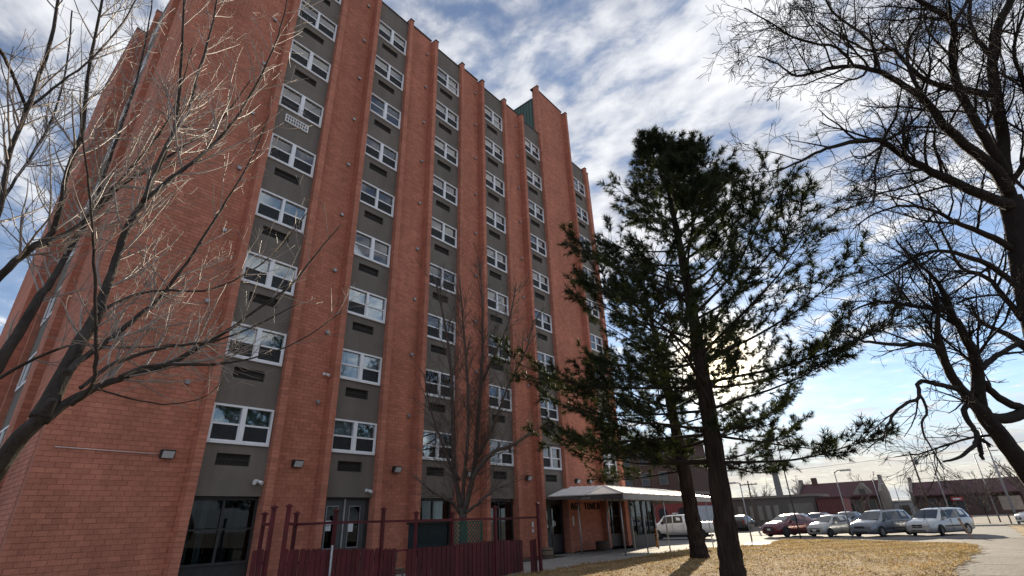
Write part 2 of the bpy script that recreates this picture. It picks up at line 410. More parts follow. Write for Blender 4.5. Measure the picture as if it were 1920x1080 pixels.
def window(u, z, wide, bay, k):
    o = inst('window', wm_wide if wide else wm_thin, (u, YD, z), bld)
    for a, b, c, d, kind in win_parts(wide):
        key = (round(b - a, 3), round(d - c, 3))
        if key not in pane_cache:
            pane_cache[key] = (rect_mesh('pane', M['glass'], b - a, d - c), rect_mesh('insect_screen', M['insect_screen'], b - a, d - c, 0.002))
        inst('pane', pane_cache[key][0], (u + a, YD + (0.03 if kind == 'u' else 0.012), z + c), o)
        if kind == 'l' and rnd() < 0.85: inst('insect_screen', pane_cache[key][1], (u + a, YD + 0.002, z + c), o)
    # blinds and curtains behind the panes
    for s in (0, 1):
        a, b = (0.07, WW / 2 - 0.05) if s == 0 else (WW / 2 + 0.05, WW - 0.07)
        r = rnd(); mb = MB()
        drop = WH if (r < 0.74 or k == 0) else (WH * ru(0.45, 0.62) if r < 0.96 else WH * ru(0.2, 0.35))
        gap = 0.14 if (s == 1 and bay >= 2) else 0.01
        n = max(3, int(drop / 0.06)); y = YD + 0.16
        if rnd() < (0.88 if k > 1 else 0.35):
            for j in range(n):
                z1 = z + WH - 0.03 - j * drop / n; mb.poly([(u + a, y, z1), (u + b - gap, y, z1), (u + b - gap, y + 0.012, z1 - drop / n * 0.97), (u + a, y + 0.012, z1 - drop / n * 0.97)])
            mb.build('blind', M[random.choice(('blind', 'blind', 'blind', 'blind_cream', 'blind_grey'))], o)
        else:
            q = 10
            for j in range(q):
                xa = u + a + (b - gap - a) * j / q; xb = u + a + (b - gap - a) * (j + 1) / q; ya = y + (0.03 if j % 2 else 0); yb = y + (0 if j % 2 else 0.03)
                mb.poly([(xa, ya, z), (xb, yb, z), (xb, yb, z + WH - 0.03), (xa, ya, z + WH - 0.03)])
            mb.build('curtain', M['curtain'], o)
    return o

for i, u in enumerate(UB):
    for k in range(9):
        z = Z0 + k * FH
        spandrel(u, 2.55 if k == 0 else z - FH + WH, z, True)
        wo_ = window(u, z, i < 2 and rnd() < 0.8, i, k)
        jb = MB()
        jb.box(u + BX0, u, YD, YD + 0.12, z, z + WH); jb.build('jamb', M['stucco'], bld); jb = MB(); jb.box(u + WW, u + BX1, YD, YD + 0.12, z, z + WH); jb.build('jamb', M['stucco'], bld)
    spandrel(u, Z0 + 8 * FH + WH, TOP - 0.45, False)
    cp = MB(); cp.box(u + BX0 + 0.001, u + BX1 - 0.001, YD - 0.04, YD + 0.3, TOP - 0.45, TOP - 0.38); cp.build('coping', M['coping'], bld)
    rm = MB()
    rm.box(u + BX0, u + BX1, YD + 0.9, YD + 0.92, 0, TOP - 0.5)
    for k in range(10): rm.box(u + BX0, u + BX1, YD + 0.205, YD + 0.9, 2.75 + (k - 1) * FH if k else 0.02, 2.85 + (k - 1) * FH if k else 0.1)
    rm.build('interior', M['room'], bld)
# one bay has a white through-wall unit instead of the dark grille
ac = MB(); gz1 = Z0 + 5 * FH - 0.25; ac.box(UB[0] + 0.36, UB[0] + 1.36, YD - 0.06, YD + 0.12, gz1 - 0.38, gz1)
for j in range(9): ac.box(UB[0] + 0.41 + j * 0.102, UB[0] + 0.48 + j * 0.102, YD - 0.066, YD - 0.0605, gz1 - 0.32, gz1 - 0.2); ac.box(UB[0] + 0.41 + j * 0.102, UB[0] + 0.48 + j * 0.102, YD - 0.066, YD - 0.0605, gz1 - 0.16, gz1 - 0.05)
aco = ac.build('air_conditioner', M['plastic_white'], bld)
sl_ = MB()
for j in range(9):
    for a_, b_ in ((0.318, 0.205), (0.158, 0.055)): sl_.box(UB[0] + 0.415 + j * 0.102, UB[0] + 0.475 + j * 0.102, YD - 0.068, YD - 0.0665, gz1 - a_, gz1 - b_)
sl_.build('louvre', M['grille'], aco)

# core, roof, penthouse
cr = MB(); cr.box(XC + 0.1, XE - 0.02, YP + 0.95, 37.5, 0, TOP - 0.6); cr.build('core', M['stucco'], bld)
ph = MB(); ph.box(24.4, 27.9, YP + 0.32, 19.2, TOP - 0.6, 31.85); pho = ph.build('penthouse', M['green_metal'], bld)
for j in range(7):
    yy = YP + 0.45 + j * 0.28; rb = MB(); rb.box(24.365, 24.4, yy - 0.03, yy + 0.03, TOP - 0.55, 31.82); rb.build('seam', M['green_metal'], pho)
rt = MB(); rt.box(24.35, 27.96, YP + 0.33, 19.25, 31.855, 31.93); rt.build('roof_edge', M['coping'], pho)

# side wall facing away from the sun (brick panel, fin, narrow windows, stepped wing)
def side_run(y0, y1, x, z1, name='side_panel'):
    mb = MB(); mb.box(x, x + 0.28, y0, y1, 0, z1); p = mb.build(name, M['mortar'], bld)
    run = MB(); z = 0.0; r = 0
    while z + CH <= z1:
        y = y0 - (BL / 2 if r % 2 else 0)
        while y < y1 - 0.02:
            a, b = max(y, y0), min(y + BL - GAP, y1)
            if b - a > 0.03: run.box(x - 0.012 - ru(0, 0.003), x, a, b, z, z + CH - GAP, rnd(), 'r')
            y += BL
        z += CH; r += 1
    run.build('brick_courses', M['brick'], p, kind='stuff')
    cp = MB(); cp.box(x - 0.05, x + 0.3, y0, y1, z1, z1 + 0.07); cp.build('coping', M['coping'], p)
def side_fin(y0, y1, xo, xi, z1):
    mb = MB(); mb.box(xo + 0.012, xi, y0 + 0.012, y1 - 0.012, 0, z1); p = mb.build('side_fin', M['mortar'], bld)
    run = MB(); z = 0.0; r = 0
    while z + CH <= z1:
        t = rnd(); run.box(xo, xi - 0.002, y0, y1, z, z + CH - GAP, t, 'r'); z += CH; r += 1
    run.build('brick_courses', M['brick'], p, kind='stuff')
    cp = MB(); cp.box(xo - 0.02, xi + 0.1, y0 - 0.02, y1 + 0.02, z1, z1 + 0.06); cp.build('coping', M['coping'], p)
side_run(YP + 0.285, 20.28, XC, TOP)
side_fin(20.3, 20.55, 2.02, 2.50, TOP - 0.1)
side_run(20.57, 24.3, XC + 0.06, TOP)
sw = MB()
for k in range(10):
    z = Z0 + k * FH - FH; sw.box(2.36, 2.6, 24.32, 26.55, z + WH + 0.001, z + FH - 0.001)
sw.build('side_spandrel', M['stucco'], bld)
for k in range(9):
    z = Z0 + k * FH; mb = MB()
    mb.box(2.30, 2.5, 24.35, 24.45, z, z + WH); mb.box(2.30, 2.5, 26.4, 26.5, z, z + WH); mb.box(2.30, 2.5, 24.45, 26.4, z, z + 0.09); mb.box(2.30, 2.5, 24.45, 26.4, z + WH - 0.08, z + WH); mb.box(2.29, 2.5, 25.35, 25.5, z + 0.09, z + WH - 0.08)
    o = mb.build('window', M['vinyl'], bld)
    for ya, yb in ((24.45, 25.35), (25.5, 26.4)):
        g = MB(); g.box(2.40, 2.405, ya, yb, z + 0.09, z + WH - 0.08); g.build('pane', M['glass'], o)
    g = MB(); g.box(2.52, 2.53, 24.4, 26.45, z + 0.02, z + WH - 0.02); g.build('blind', M['blind'], o)
side_fin(26.7, 26.95, 2.14, 2.75, TOP - 0.1)
side_run(26.97, 28.9, 2.30, TOP - 0.3)
side_fin(29.0, 36.0, 1.79, 2.6, TOP + 0.1)

# ground floor fronts
def storefront(u, z0=0.74, z1=2.535, y=YD + 0.2, name='storefront'):
    x0, x1 = u + BX0 + 0.002, u + BX1 - 0.002; mb = MB()
    mb.box(x0, x1, y - 0.03, y + 0.05, z1 - 0.09, z1); mb.box(x0, x1, y - 0.03, y + 0.05, z0, z0 + 0.07)
    for xx in (x0, (x0 + x1) / 2 - 0.035, x1 - 0.07): mb.box(xx, xx + 0.07, y - 0.03, y + 0.05, z0 + 0.07, z1 - 0.09)
    for a, b in ((x0 + 0.07, (x0 + x1) / 2 - 0.035), ((x0 + x1) / 2 + 0.035, x1 - 0.07)): mb.box(a, b, y - 0.02, y + 0.04, 1.64, 1.69)
    mb.box(x0, x1, y, y + 0.06, 0.02, z0)
    o = mb.build(name, M['dark_frame'], bld)
    for a, b in ((x0 + 0.07, (x0 + x1) / 2 - 0.035), ((x0 + x1) / 2 + 0.035, x1 - 0.07)):
        for c, d in ((z0 + 0.07, 1.64), (1.69, z1 - 0.09)):
            g = MB(); g.box(a, b, y + 0.01, y + 0.016, c, d); g.build('pane', M['glass_dark'], o)
    return o
def drapes(o, spans, y, z0, z1, m='curtain'):
    for a, b in spans:
        mb = MB(); n = max(4, int((b - a) / 0.05))
        for j in range(n):
            xa, xb = a + (b - a) * j / n, a + (b - a) * (j + 1) / n
            ya, yb = y + (0.025 if j % 2 else 0), y + (0 if j % 2 else 0.025)
            mb.poly([(xa, ya, z0), (xb, yb, z0), (xb, yb, z1), (xa, ya, z1)])
        mb.build('curtain', M[m], o)
o = storefront(UB[0]); drapes(o, [(UB[0] - 0.02, UB[0] + 0.22), (UB[0] + 0.40, UB[0] + 0.58)], YD + 0.32, 0.75, 2.45, 'drape_pale'); drapes(o, [(UB[0] + 1.05, UB[0] + 1.28), (UB[0] + 1.4, UB[0] + 1.75)], YD + 0.36, 0.75, 2.45)
o = storefront(UB[2]); drapes(o, [(UB[2] + 1.1, UB[2] + 1.7)], YD + 0.4, 0.75, 2.45)
o = storefront(UB[3], 0.25); drapes(o, [(UB[3] + 0.1, UB[3] + 0.3)], YD + 0.4, 0.3, 2.45)
o = storefront(UB[5], 0.62); drapes(o, [(UB[5] + 0.2, UB[5] + 0.7)], YD + 0.4, 0.7, 2.4)
# double doors of the patio, with notices
x0, x1 = UB[1] + BX0 + 0.002, UB[1] + BX1 - 0.002; y = YD + 0.14
mb = MB(); mb.box(x0, x1, y, y + 0.1, 2.47, 2.548); mb.box(x0, x0 + 0.07, y, y + 0.1, 0.2, 2.47); mb.box(x1 - 0.14, x1, y, y + 0.1, 0.2, 2.47); mb.box(x0, x1, y - 0.05, y + 0.1, 0.02, 0.2)
dfo = mb.build('door_frame', M['dark_frame'], bld)
cxm = (x0 + 0.07 + x1 - 0.14) / 2
for a, b in ((x0 + 0.08, cxm - 0.01), (cxm + 0.01, x1 - 0.15)):
    mb = MB(); mb.box(a, a + 0.2, y + 0.01, y + 0.06, 0.21, 2.46); mb.box(b - 0.2, b, y + 0.01, y + 0.06, 0.21, 2.46)
    mb.box(a + 0.2, b - 0.2, y + 0.01, y + 0.06, 2.28, 2.46); mb.box(a + 0.2, b - 0.2, y + 0.01, y + 0.06, 0.21, 0.95)
    d = mb.build('door', M['door_grey'], bld)
    mb = MB()
    for q in ((a + 0.2, a + 0.225, 0.95, 2.28), (b - 0.225, b - 0.2, 0.95, 2.28), (a + 0.225, b - 0.225, 2.255, 2.28), (a + 0.225, b - 0.225, 0.95, 0.975)): mb.box(q[0], q[1], y, y + 0.009, q[2], q[3])
    mb.build('glazing_bead', M['galv'], d)
    mb = MB(); mb.box(a + 0.2, b - 0.2, y + 0.03, y + 0.036, 0.95, 2.28); mb.build('pane', M['glass_dark'], d)
    mb = MB()
    if a < cxm - 0.1:
        for q in range(4): mb.box(a + 0.25 + 0.10 * (q % 2), a + 0.34 + 0.10 * (q % 2), y + 0.02, y + 0.027, 1.5 + 0.17 * (q // 2), 1.65 + 0.17 * (q // 2))
    else: mb.box(a + 0.24, a + 0.43, y + 0.02, y + 0.027, 1.45, 1.72)
    mb.build('notice', M['paper'], d)
mb = MB(); mb.box(cxm - 0.03, cxm + 0.03, y - 0.03, y - 0.001, 0.21, 2.5); mb.build('astragal', M['galv'], dfo)
# entrance door beside the lettered wall
x0, x1 = UB[4] + BX0 + 0.002, UB[4] + BX1 - 0.002; y = YD + 0.25
mb = MB(); mb.box(x0, x1, y, y + 0.1, 2.3, 2.548); mb.box(x0, x0 + 0.08, y, y + 0.1, 0.05, 2.3); mb.box(x1 - 0.08, x1, y, y + 0.1, 0.05, 2.3); mb.box(x0 + 1.02, x0 + 1.1, y, y + 0.1, 0.05, 2.3); mb.box(x0 + 1.1, x1 - 0.08, y, y + 0.1, 0.05, 0.9)
efo = mb.build('entrance_frame', M['dark_frame'], bld)
mb = MB(); mb.box(x0 + 0.09, x0 + 1.01, y + 0.02, y + 0.07, 0.06, 1.1); mb.box(x0 + 0.09, x0 + 0.28, y + 0.02, y + 0.07, 1.1, 2.29); mb.box(x0 + 0.82, x0 + 1.01, y + 0.02, y + 0.07, 1.1, 2.29); mb.box(x0 + 0.28, x0 + 0.82, y + 0.02, y + 0.07, 2.0, 2.29)
d = mb.build('door', M['door_grey'], bld)
mb = MB(); mb.box(x0 + 0.28, x0 + 0.82, y + 0.04, y + 0.046, 1.1, 2.0); mb.build('pane', M['glass_dark'], d)
mb = MB(); mb.tube([(x0 + 0.92, y, 0.95), (x0 + 0.92, y - 0.06, 0.98), (x0 + 0.92, y - 0.06, 1.3), (x0 + 0.92, y, 1.33)], 0.018, 6); mb.build('handle', M['galv'], d)
mb = MB(); mb.poly([(x0 + 0.3, y + 0.03, 1.15), (x0 + 0.62, y + 0.03, 1.12), (x0 + 0.6, y + 0.03, 1.42), (x0 + 0.33, y + 0.03, 1.55)]); mb.box(x0 + 0.62, x0 + 0.78, y + 0.024, y + 0.03, 1.2, 1.35); mb.build('notice', M['paper'], d)
mb = MB(); mb.box(x0 + 1.1, x1 - 0.08, y + 0.04, y + 0.046, 0.9, 2.3); mb.build('pane', M['glass_dark'], efo)
mb = MB(); mb.box(x0 + 1.14, x0 + 1.32, y + 0.03, y + 0.036, 1.25, 1.55); mb.box(x0 + 1.36, x0 + 1.44, y + 0.03, y + 0.036, 1.3, 1.5); mb.build('notice', M['paper'], efo)

# small exhaust caps on the brick panels, one per storey, and door bell plates
def capmesh():
    mb = MB(); mb.box(-0.055, 0.055, -0.09, -0.014, -0.05, 0.06); mb.box(-0.065, 0.065, -0.10, -0.0905, -0.03, 0.07); return mb.mesh('vent_cap', M['galv'])
mc = capmesh()
for i, (xv, kk) in enumerate([(5.08, 9), (9.33, 9), (13.44, 9), (17.5, 9), (21.6, 9)]):
    for k in range(kk): inst('vent_cap', mc, (xv, YP, 5.70 + k * FH), bld)
mb = MB(); mb.box(21.42, 21.56, YP - 0.03, YP - 0.0155, 1.28, 1.52); mb.box(21.42, 21.56, YP - 0.03, YP - 0.0155, 1.05, 1.2); mb.build('call_plate', M['paper'], bld)
mb = MB(); mb.box(25.0, 25.13, YP - 0.03, YP - 0.0155, 1.25, 1.72); mb.build('notice_plate', M['paper'], bld)
mb = MB(); mb.box(30.86, 31.0, YP - 0.03, YP - 0.0155, 1.0, 1.75); mb.build('number_plate', mat('plate_tan', (0.55, 0.38, 0.16), 0.6, (0.4, 0.26, 0.1), 12), bld)
# lettering on the wall beside the entrance (stencil-like serif capitals built from strokes)
STR = {'A': [((0, 0), (.5, 1)), ((1, 0), (.5, 1)), ((.2, .35), (.8, .35))], 'G': [((.95, .85), (.5, 1)), ((.5, 1), (.05, .7)), ((.05, .7), (.05, .3)), ((.05, .3), (.5, 0)), ((.5, 0), (.95, .2)), ((.95, .2), (.95, .48)), ((.95, .48), (.55, .48))],
       'E': [((.1, 0), (.1, 1)), ((.1, 1), (.95, 1)), ((.1, .5), (.75, .5)), ((.1, 0), (.95, 0))], 'T': [((.5, 0), (.5, 1)), ((0, 1), (1, 1))], 'O': [((.5, 1), (.05, .72)), ((.05, .72), (.05, .28)), ((.05, .28), (.5, 0)), ((.5, 0), (.95, .28)), ((.95, .28), (.95, .72)), ((.95, .72), (.5, 1))],
       'W': [((0, 1), (.25, 0)), ((.25, 0), (.5, .75)), ((.5, .75), (.75, 0)), ((.75, 0), (1, 1))], 'R': [((.1, 0), (.1, 1)), ((.1, 1), (.75, .98)), ((.75, .98), (.92, .75)), ((.92, .75), (.7, .5)), ((.7, .5), (.1, .48)), ((.55, .48), (.98, 0))]}
xl = 24.93
for ch in 'AGE TOWER':
    if ch == ' ': xl += 0.30; continue
    mb = MB(); lw, lh = 0.25, 0.32
    for (a, b), (c, d_) in STR[ch]: mb.bar((xl + a * lw, YP - 0.04, 2.05 + b * lh), (xl + c * lw, YP - 0.04, 2.05 + d_ * lh), 0.05, 0.05, (0, 1, 0))
    mb.build('letter', M['letter'], bld); xl += 0.345
# floodlights and cameras on the wall
def wall_light(x, z, label, conduit=None):
    t = thing('wall_light', label, 'wall light', (x, YP - 0.02, z), 0, 'floodlights along the brick wall')
    mb = MB(); mb.prism([(YP - 0.02, z - 0.10), (YP - 0.02, z + 0.12), (YP - 0.20, z + 0.12), (YP - 0.23, z + 0.09), (YP - 0.14, z - 0.11)], 'x', x - 0.17, x + 0.17); mb.build('housing', M['dark_frame'], t)
    mb = MB(); a = Vector((0, YP - 0.237, z + 0.075)); b = Vector((0, YP - 0.15, z - 0.10))
    mb.poly([(x - 0.145, b.y, b.z), (x + 0.145, b.y, b.z), (x + 0.145, a.y, a.z), (x - 0.145, a.y, a.z)]); mb.build('lens', M['lamp_lens'], t)
    if conduit:
        mb = MB(); mb.tube([(x - 0.17, YP - 0.035, z), (conduit, YP - 0.035, z + 0.03)], 0.014, 6); mb.build('conduit', M['conduit'], t)
wall_light(5.0, 3.62, 'floodlight with long conduit on the leftmost brick panel', 2.55)
wall_light(8.86, 3.57, 'floodlight above the fence gate between the first two grey bays')
wall_light(12.97, 3.57, 'floodlight right of the grey double doors')
wall_light(16.95, 3.55, 'floodlight behind the bare patio tree trunk')
wall_light(21.24, 3.53, 'floodlight on the panel left of the entrance canopy')
wall_light(25.68, 3.51, 'left of two floodlights above the canopy roof')
wall_light(26.99, 3.53, 'right of two floodlights above the canopy roof')
def seccam(x, y, z, label, twin):
    t = thing('security_camera', label, 'camera', (x, y, z))
    mb = MB(); mb.box(x - 0.05, x + 0.05, y - 0.04, y, z - 0.04, z + 0.06); mb.build('mount', M['plastic_white'], t)
    for s in ((-1, 1) if twin else (1,)):
        mb = MB(); mb.tube([(x + s * 0.05, y - 0.05, z), (x + s * 0.12, y - 0.2, z - 0.06)], [0.045, 0.06], 8); mb.build('lamp_head' if twin else 'camera_head', M['plastic_white'], t)
seccam(7.55, YD, 2.98, 'twin white lamp head above the leftmost dark storefront', True)
seccam(11.6, YD, 2.78, 'white camera dome above the grey double doors', False)
seccam(9.95 - 0.5, YP - 0.015, 6.75, 'white camera on the second brick panel', False)
# ================================================================== ground, lawn, walks
def sstep(a, b, x):
    t = min(1, max(0, (x - a) / (b - a))); return t * t * (3 - 2 * t)
def gz(x, y=0): return -0.35 * sstep(22, 41, x) - 0.15 * sstep(56, 95, x)
def interp(tab, x):
    if x <= tab[0][0]: return tab[0][1]
    for (a, b), (c, d) in zip(tab, tab[1:]):
        if x <= c: return b + (d - b) * (x - a) / (c - a)
    return tab[-1][1]
def ground_extra(t, b): pass
mat('gravel', (0.23, 0.205, 0.175), 0.95, (0.165, 0.15, 0.135), 0.25, 8, 0.35, 14, 0.1)
mat('asphalt', (0.145, 0.14, 0.135), 0.9, (0.105, 0.103, 0.10), 0.5, 8, 0.3, 30, 0.2)
mat('concrete', (0.36, 0.345, 0.32), 0.9, (0.27, 0.26, 0.245), 0.7, 7, 0.2, 25, 0.15)
mat('old_shaded_concrete', (0.185, 0.168, 0.148), 0.95, (0.098, 0.089, 0.080), 0.7, 10, 1.0, 4, 0.1, stretch=(0.5, 1.6, 1))  # worn concrete; stretched dark bands put the branch shade into its colour
mat('soil', (0.22, 0.155, 0.085), 1.0, (0.40, 0.30, 0.175), 2.2, 9, 0.8, 12, 0.05)
mat('grass_blade', (0.45, 0.315, 0.165), 0.9, (0.31, 0.245, 0.105), 0.22, 4, 0, None, 0.1, tint='tint', rand=0.4); translucent(M['grass_blade'], 0.45, (1, 1, 0.9))
mat('leaf_dry', (0.48, 0.33, 0.17), 0.85, (0.34, 0.20, 0.09), 1.5, 3, 0, None, 0.2, tint='tint', rand=0.4); translucent(M['leaf_dry'], 0.35, (1, 0.95, 0.8))
mat('snow', (0.82, 0.83, 0.85), 0.6, (0.74, 0.75, 0.78), 3, 4, 0.3, 8)
mat('bark_mulch', (0.06, 0.045, 0.032), 1.0, (0.105, 0.078, 0.055), 4, 5, 0.5, 20)

def ribbon(name, m, xs, lo, hi, ny, dz, kind='structure', jit=0.0, edge=None):
    mb = MB(); P = []
    for x in xs:
        row = []
        a, b = lo(x), hi(x)
        for j in range(ny + 1):
            y = a + (b - a) * j / ny
            e = 1.0
            if edge: e = min(1.0, min(j, ny - j) / 2.0 + 0.02)
            jj = jit * (math.sin(x * 1.7 + y * 0.9) + math.sin(y * 2.3 - x * 0.7)) * 0.5 * e
            row.append(len(mb.v)); mb.v.append((x, y, gz(x) + dz * (e if edge else 1) + (0.004 if edge else 0) + jj))
        P.append(row)
    for i in range(len(xs) - 1):
        for j in range(ny): mb.face((P[i][j], P[i + 1][j], P[i + 1][j + 1], P[i][j + 1]), 0.5, True)
    return mb.build(name, m, kind=kind)
def frange(a, b, n): return [a + (b - a) * i / n for i in range(n + 1)]
gx = frange(-60, 20, 8) + frange(22, 41, 12) + frange(50, 100, 10) + [160, 300, 700, 1500, 3000]
ribbon('ground', M['gravel'], [-1500, -300] + gx, lambda x: -2500, lambda x: 2500, 40, -0.03)
LO = [(-40, 1.4), (10, 1.15), (18.3, 0.95), (21, 0.86), (23.5, 0.72), (27.2, 0.5), (33, 0.45), (36.4, 0.62), (38.4, 2.3), (40.3, 4.4), (42.2, 6.8), (43.0, 9.0), (43.2, 11.0)]
HI = [(-40, 11.75), (15, 11.8), (18.4, 11.75), (21.7, 11.45), (26, 11.75), (29, 11.8), (32.5, 11.4), (35, 10.35), (37, 10.4), (40, 11.2), (43.2, 11.4)]
def wob(x, s): return 0.09 * math.sin(x * 1.3 + s) + 0.05 * math.sin(x * 4.3 + 2 * s) + 0.035 * math.sin(x * 9.7 + s) + 0.03 * math.sin(x * 17 + 3 * s)
lawn_lo = lambda x: interp(LO, x) + wob(x, 1)
lawn_hi = lambda x: interp(HI, x) + wob(x, 4) * 0.5
ribbon('lawn', M['soil'], frange(-40, 8, 16) + frange(8.4, 43.2, 150), lawn_lo, lawn_hi, 26, 0.07, jit=0.018, edge=True)
ribbon('dirt_edge', M['bark_mulch'], frange(8.4, 36.4, 160), lambda x: lawn_lo(x) - 0.13 - 0.09 * math.sin(x * 2.9) - 0.07 * math.sin(x * 7.7 + 1), lambda x: lawn_lo(x) + 0.12, 1, -0.006)
PATH = ribbon('path', M['old_shaded_concrete'], frange(-40, 44, 60), lambda x: -4.2, lambda x: interp(LO, x) + 0.12 if x < 35.5 else 1.2, 6, -0.012)
ribbon('walkway', M['concrete'], frange(14.9, 36, 30), lambda x: interp(HI, x) - 0.1, lambda x: 16.6, 4, -0.004)
ribbon('patio', M['concrete'], frange(2.5, 14.8, 10), lambda x: 11.7, lambda x: 16.6, 4, -0.008)
ribbon('parking_lot', M['asphalt'], frange(36.2, 66, 20), lambda x: -3.0 if x > 44 else max(1.0, interp(LO, x) - 1.0), lambda x: 40, 12, -0.016)
ribbon('street', M['asphalt'], frange(70, 84, 4), lambda x: -400, lambda x: 400, 20, -0.014)
ribbon('verge', M['soil'], frange(47, 69.5, 20), lambda x: -9, lambda x: -1.75 - 0.15 * math.sin(x), 8, 0.05, jit=0.01, edge=True)
for i, xx in enumerate((9, 12.1, 15.2, 18.3, 21.4, 24.6, 27.7, 30.8, 34)):
    mb = MB(); n = 14; pr = None
    ys = [-4.2 + (4.2 + lawn_lo(xx) + 0.05) * k / n for k in range(n + 1)]; o_ = len(mb.v)
    for y_ in ys:
        q = xx + 0.03 * math.sin(y_ * 3 + i); wj = 0.018 + 0.012 * math.sin(y_ * 7 + 2 * i)
        mb.v += [(q - wj, y_, gz(xx) - 0.0075), (q + wj, y_, gz(xx) - 0.0075)]
    for k in range(n): mb.face((o_ + 2 * k, o_ + 2 * k + 1, o_ + 2 * k + 3, o_ + 2 * k + 2))
    mb.build('joint', M['bark_mulch'], PATH)
random.seed(99)
for i in range(9):                                  # wandering cracks
    x, y = ru(13, 34), ru(-3.2, 0.3); a = ru(0, 6.28); mb = MB(); pts = []
    for k in range(26): pts.append((x, y)); a += ru(-0.5, 0.5); x += 0.16 * math.cos(a); y = min(0.4, max(-4.1, y + 0.12 * math.sin(a)))
    o_ = len(mb.v)
    for k, (x, y) in enumerate(pts): wj = 0.012 * (1 - abs(2 * k / 25 - 1)) + 0.003; mb.v += [(x, y - wj, gz(x) - 0.0078), (x, y + wj, gz(x) - 0.0078)]
    for k in range(25): mb.face((o_ + 2 * k, o_ + 2 * k + 1, o_ + 2 * k + 3, o_ + 2 * k + 2))
    mb.build('crack', M['bark_mulch'], PATH)
# kerb along the street, and expansion joints of the old path
mb = MB(); mb.box(69.6, 69.85, -60, 60, -0.6, gz(69.7) + 0.10); mb.build('kerb', M['concrete'], kind='structure')
mb = MB(); mb.box(66.1, 66.6, 13, 40, -0.6, gz(66) + 0.35); mb.build('low_kerb_wall', M['concrete'], None, label='low concrete kerb wall behind the parked cars', cat='wall')

def lawn_z(x, y): return gz(x) + 0.07 + 0.018 * (math.sin(x * 1.7 + y * 0.9) + math.sin(y * 2.3 - x * 0.7)) * 0.5
# grass: short dry blades in tufts
gr = MB(); cnt = 0
def green(x, y): return 0.5 + 0.5 * math.sin(x * 0.35 + 1.2 * math.sin(y * 0.5)) * math.cos(y * 0.42 + x * 0.13)
while cnt < 90000:
    x = 9 + 34.3 * (rnd() ** 1.15); y = ru(0.4, 12)
    a, b = lawn_lo(x), lawn_hi(x)
    if not (a - 0.03 < y < b + 0.03): continue
    if y > x * 0.92 or y < x * 0.015: continue
    if rnd() > 0.45 + 0.75 * (0.5 + 0.25 * math.sin(x * 1.9 + 2.0 * math.sin(y * 1.1)) + 0.25 * math.sin(y * 2.7 - x * 0.8 + 1.3 * math.sin(x * 0.6))): continue
    z = lawn_z(x, y) - 0.01
    if min(y - a, b - y) < 0.3: z = gz(x) + 0.02
    s = ru(0.022, 0.055) * (1 + x / 40); an = ru(0, 6.283); lx, ly = math.cos(an) * s * 0.9, math.sin(an) * s * 0.9
    wv = s * 0.22; px_, py_ = -math.sin(an) * wv, math.cos(an) * wv
    t = min(1, max(0, ru(0.0, 0.75) + 0.25 * math.sin(x * 0.9 + y * 1.7)))
    gr.poly([(x - px_, y - py_, z), (x + px_, y + py_, z), (x + lx, y + ly, z + s * ru(0.4, 1.0))], t); cnt += 1
gr.build('grass', M['grass_blade'], None, label='short straw coloured winter grass over the lawn', cat='grass', kind='stuff')
lf = MB(); cnt = 0
while cnt < 9000:
    x = 10 + 33 * (rnd() ** 1.1); y = ru(0.3, 12); 
    a, b = lawn_lo(x), lawn_hi(x)
    if not (a - 0.25 < y < b): continue
    if y < a + 0.05 and rnd() < 0.5: continue
    z = (lawn_z(x, y) if y > a + 0.25 else gz(x) + 0.01) + ru(0.005, 0.03); s = ru(0.03, 0.085); an = ru(0, 6.28); c_, s_ = math.cos(an) * s, math.sin(an) * s
    tl = ru(-0.5, 0.8) * s
    lf.poly([(x - c_, y - s_, z), (x - s_ * 0.5, y + c_ * 0.5, z + abs(tl) * 0.5), (x + c_, y + s_, z + abs(tl)), (x + s_ * 0.5, y - c_ * 0.5, z + abs(tl) * 0.3)], rnd()); cnt += 1
lf.build('fallen_leaves', M['leaf_dry'], None, label='brown fallen leaves scattered across the lawn and path edge', cat='leaves', kind='stuff')
mat('sunlit_concrete', (0.62, 0.60, 0.57), 0.85, (0.54, 0.52, 0.49), 0.7, 6, 0.1, 25)  # concrete of the apron, with the sunlight on it put into a lighter colour
ribbon('concrete_apron', M['sunlit_concrete'], frange(31.5, 41.5, 14), lambda x: interp(HI, x) + 0.05, lambda x: interp(HI, x) + 1.7, 2, 0.004)
ribbon('planting_bed', M['bark_mulch'], frange(15.5, 22.0, 6), lambda x: 15.3, lambda x: 16.6, 2, 0.02)

# ================================================================== maroon patio fence
fen = thing('patio_fence', 'maroon board fence with tall capped posts round the patio', 'fence', (10.5, 12.1, 0))
def post(x, y, h, w_=0.07, parent=fen):
    mb = MB(); mb.box(x - w_ / 2, x + w_ / 2, y - w_ / 2, y + w_ / 2, 0, h - 0.06); p = mb.build('post', M['maroon'], parent)
    mb = MB(); c = w_ * 0.85; mb.box(x - c, x + c, y - c, y + c, h - 0.06, h - 0.03)
    o = len(mb.v); mb.v += [(x - c * .8, y - c * .8, h - 0.03), (x + c * .8, y - c * .8, h - 0.03), (x + c * .8, y + c * .8, h - 0.03), (x - c * .8, y + c * .8, h - 0.03), (x, y, h + 0.02)]
    for a, b in ((0, 1), (1, 2), (2, 3), (3, 0)): mb.face((o + a, o + b, o + 4))
    mb.build('post_cap', M['maroon'], p)
for x, y, h in ((6.29, 13.2, 2.0), (5.96, 12.1, 2.1), (6.31, 12.1, 2.13), (7.11, 13.2, 2.0), (7.57, 12.14, 2.02), (8.96, 12.1, 2.05), (10.5, 12.6, 1.95), (11.95, 12.6, 1.92), (13.39, 12.1, 2.07), (15.25, 11.75, 2.15)): post(x, y, h, 0.075 if x < 13 else 0.09)
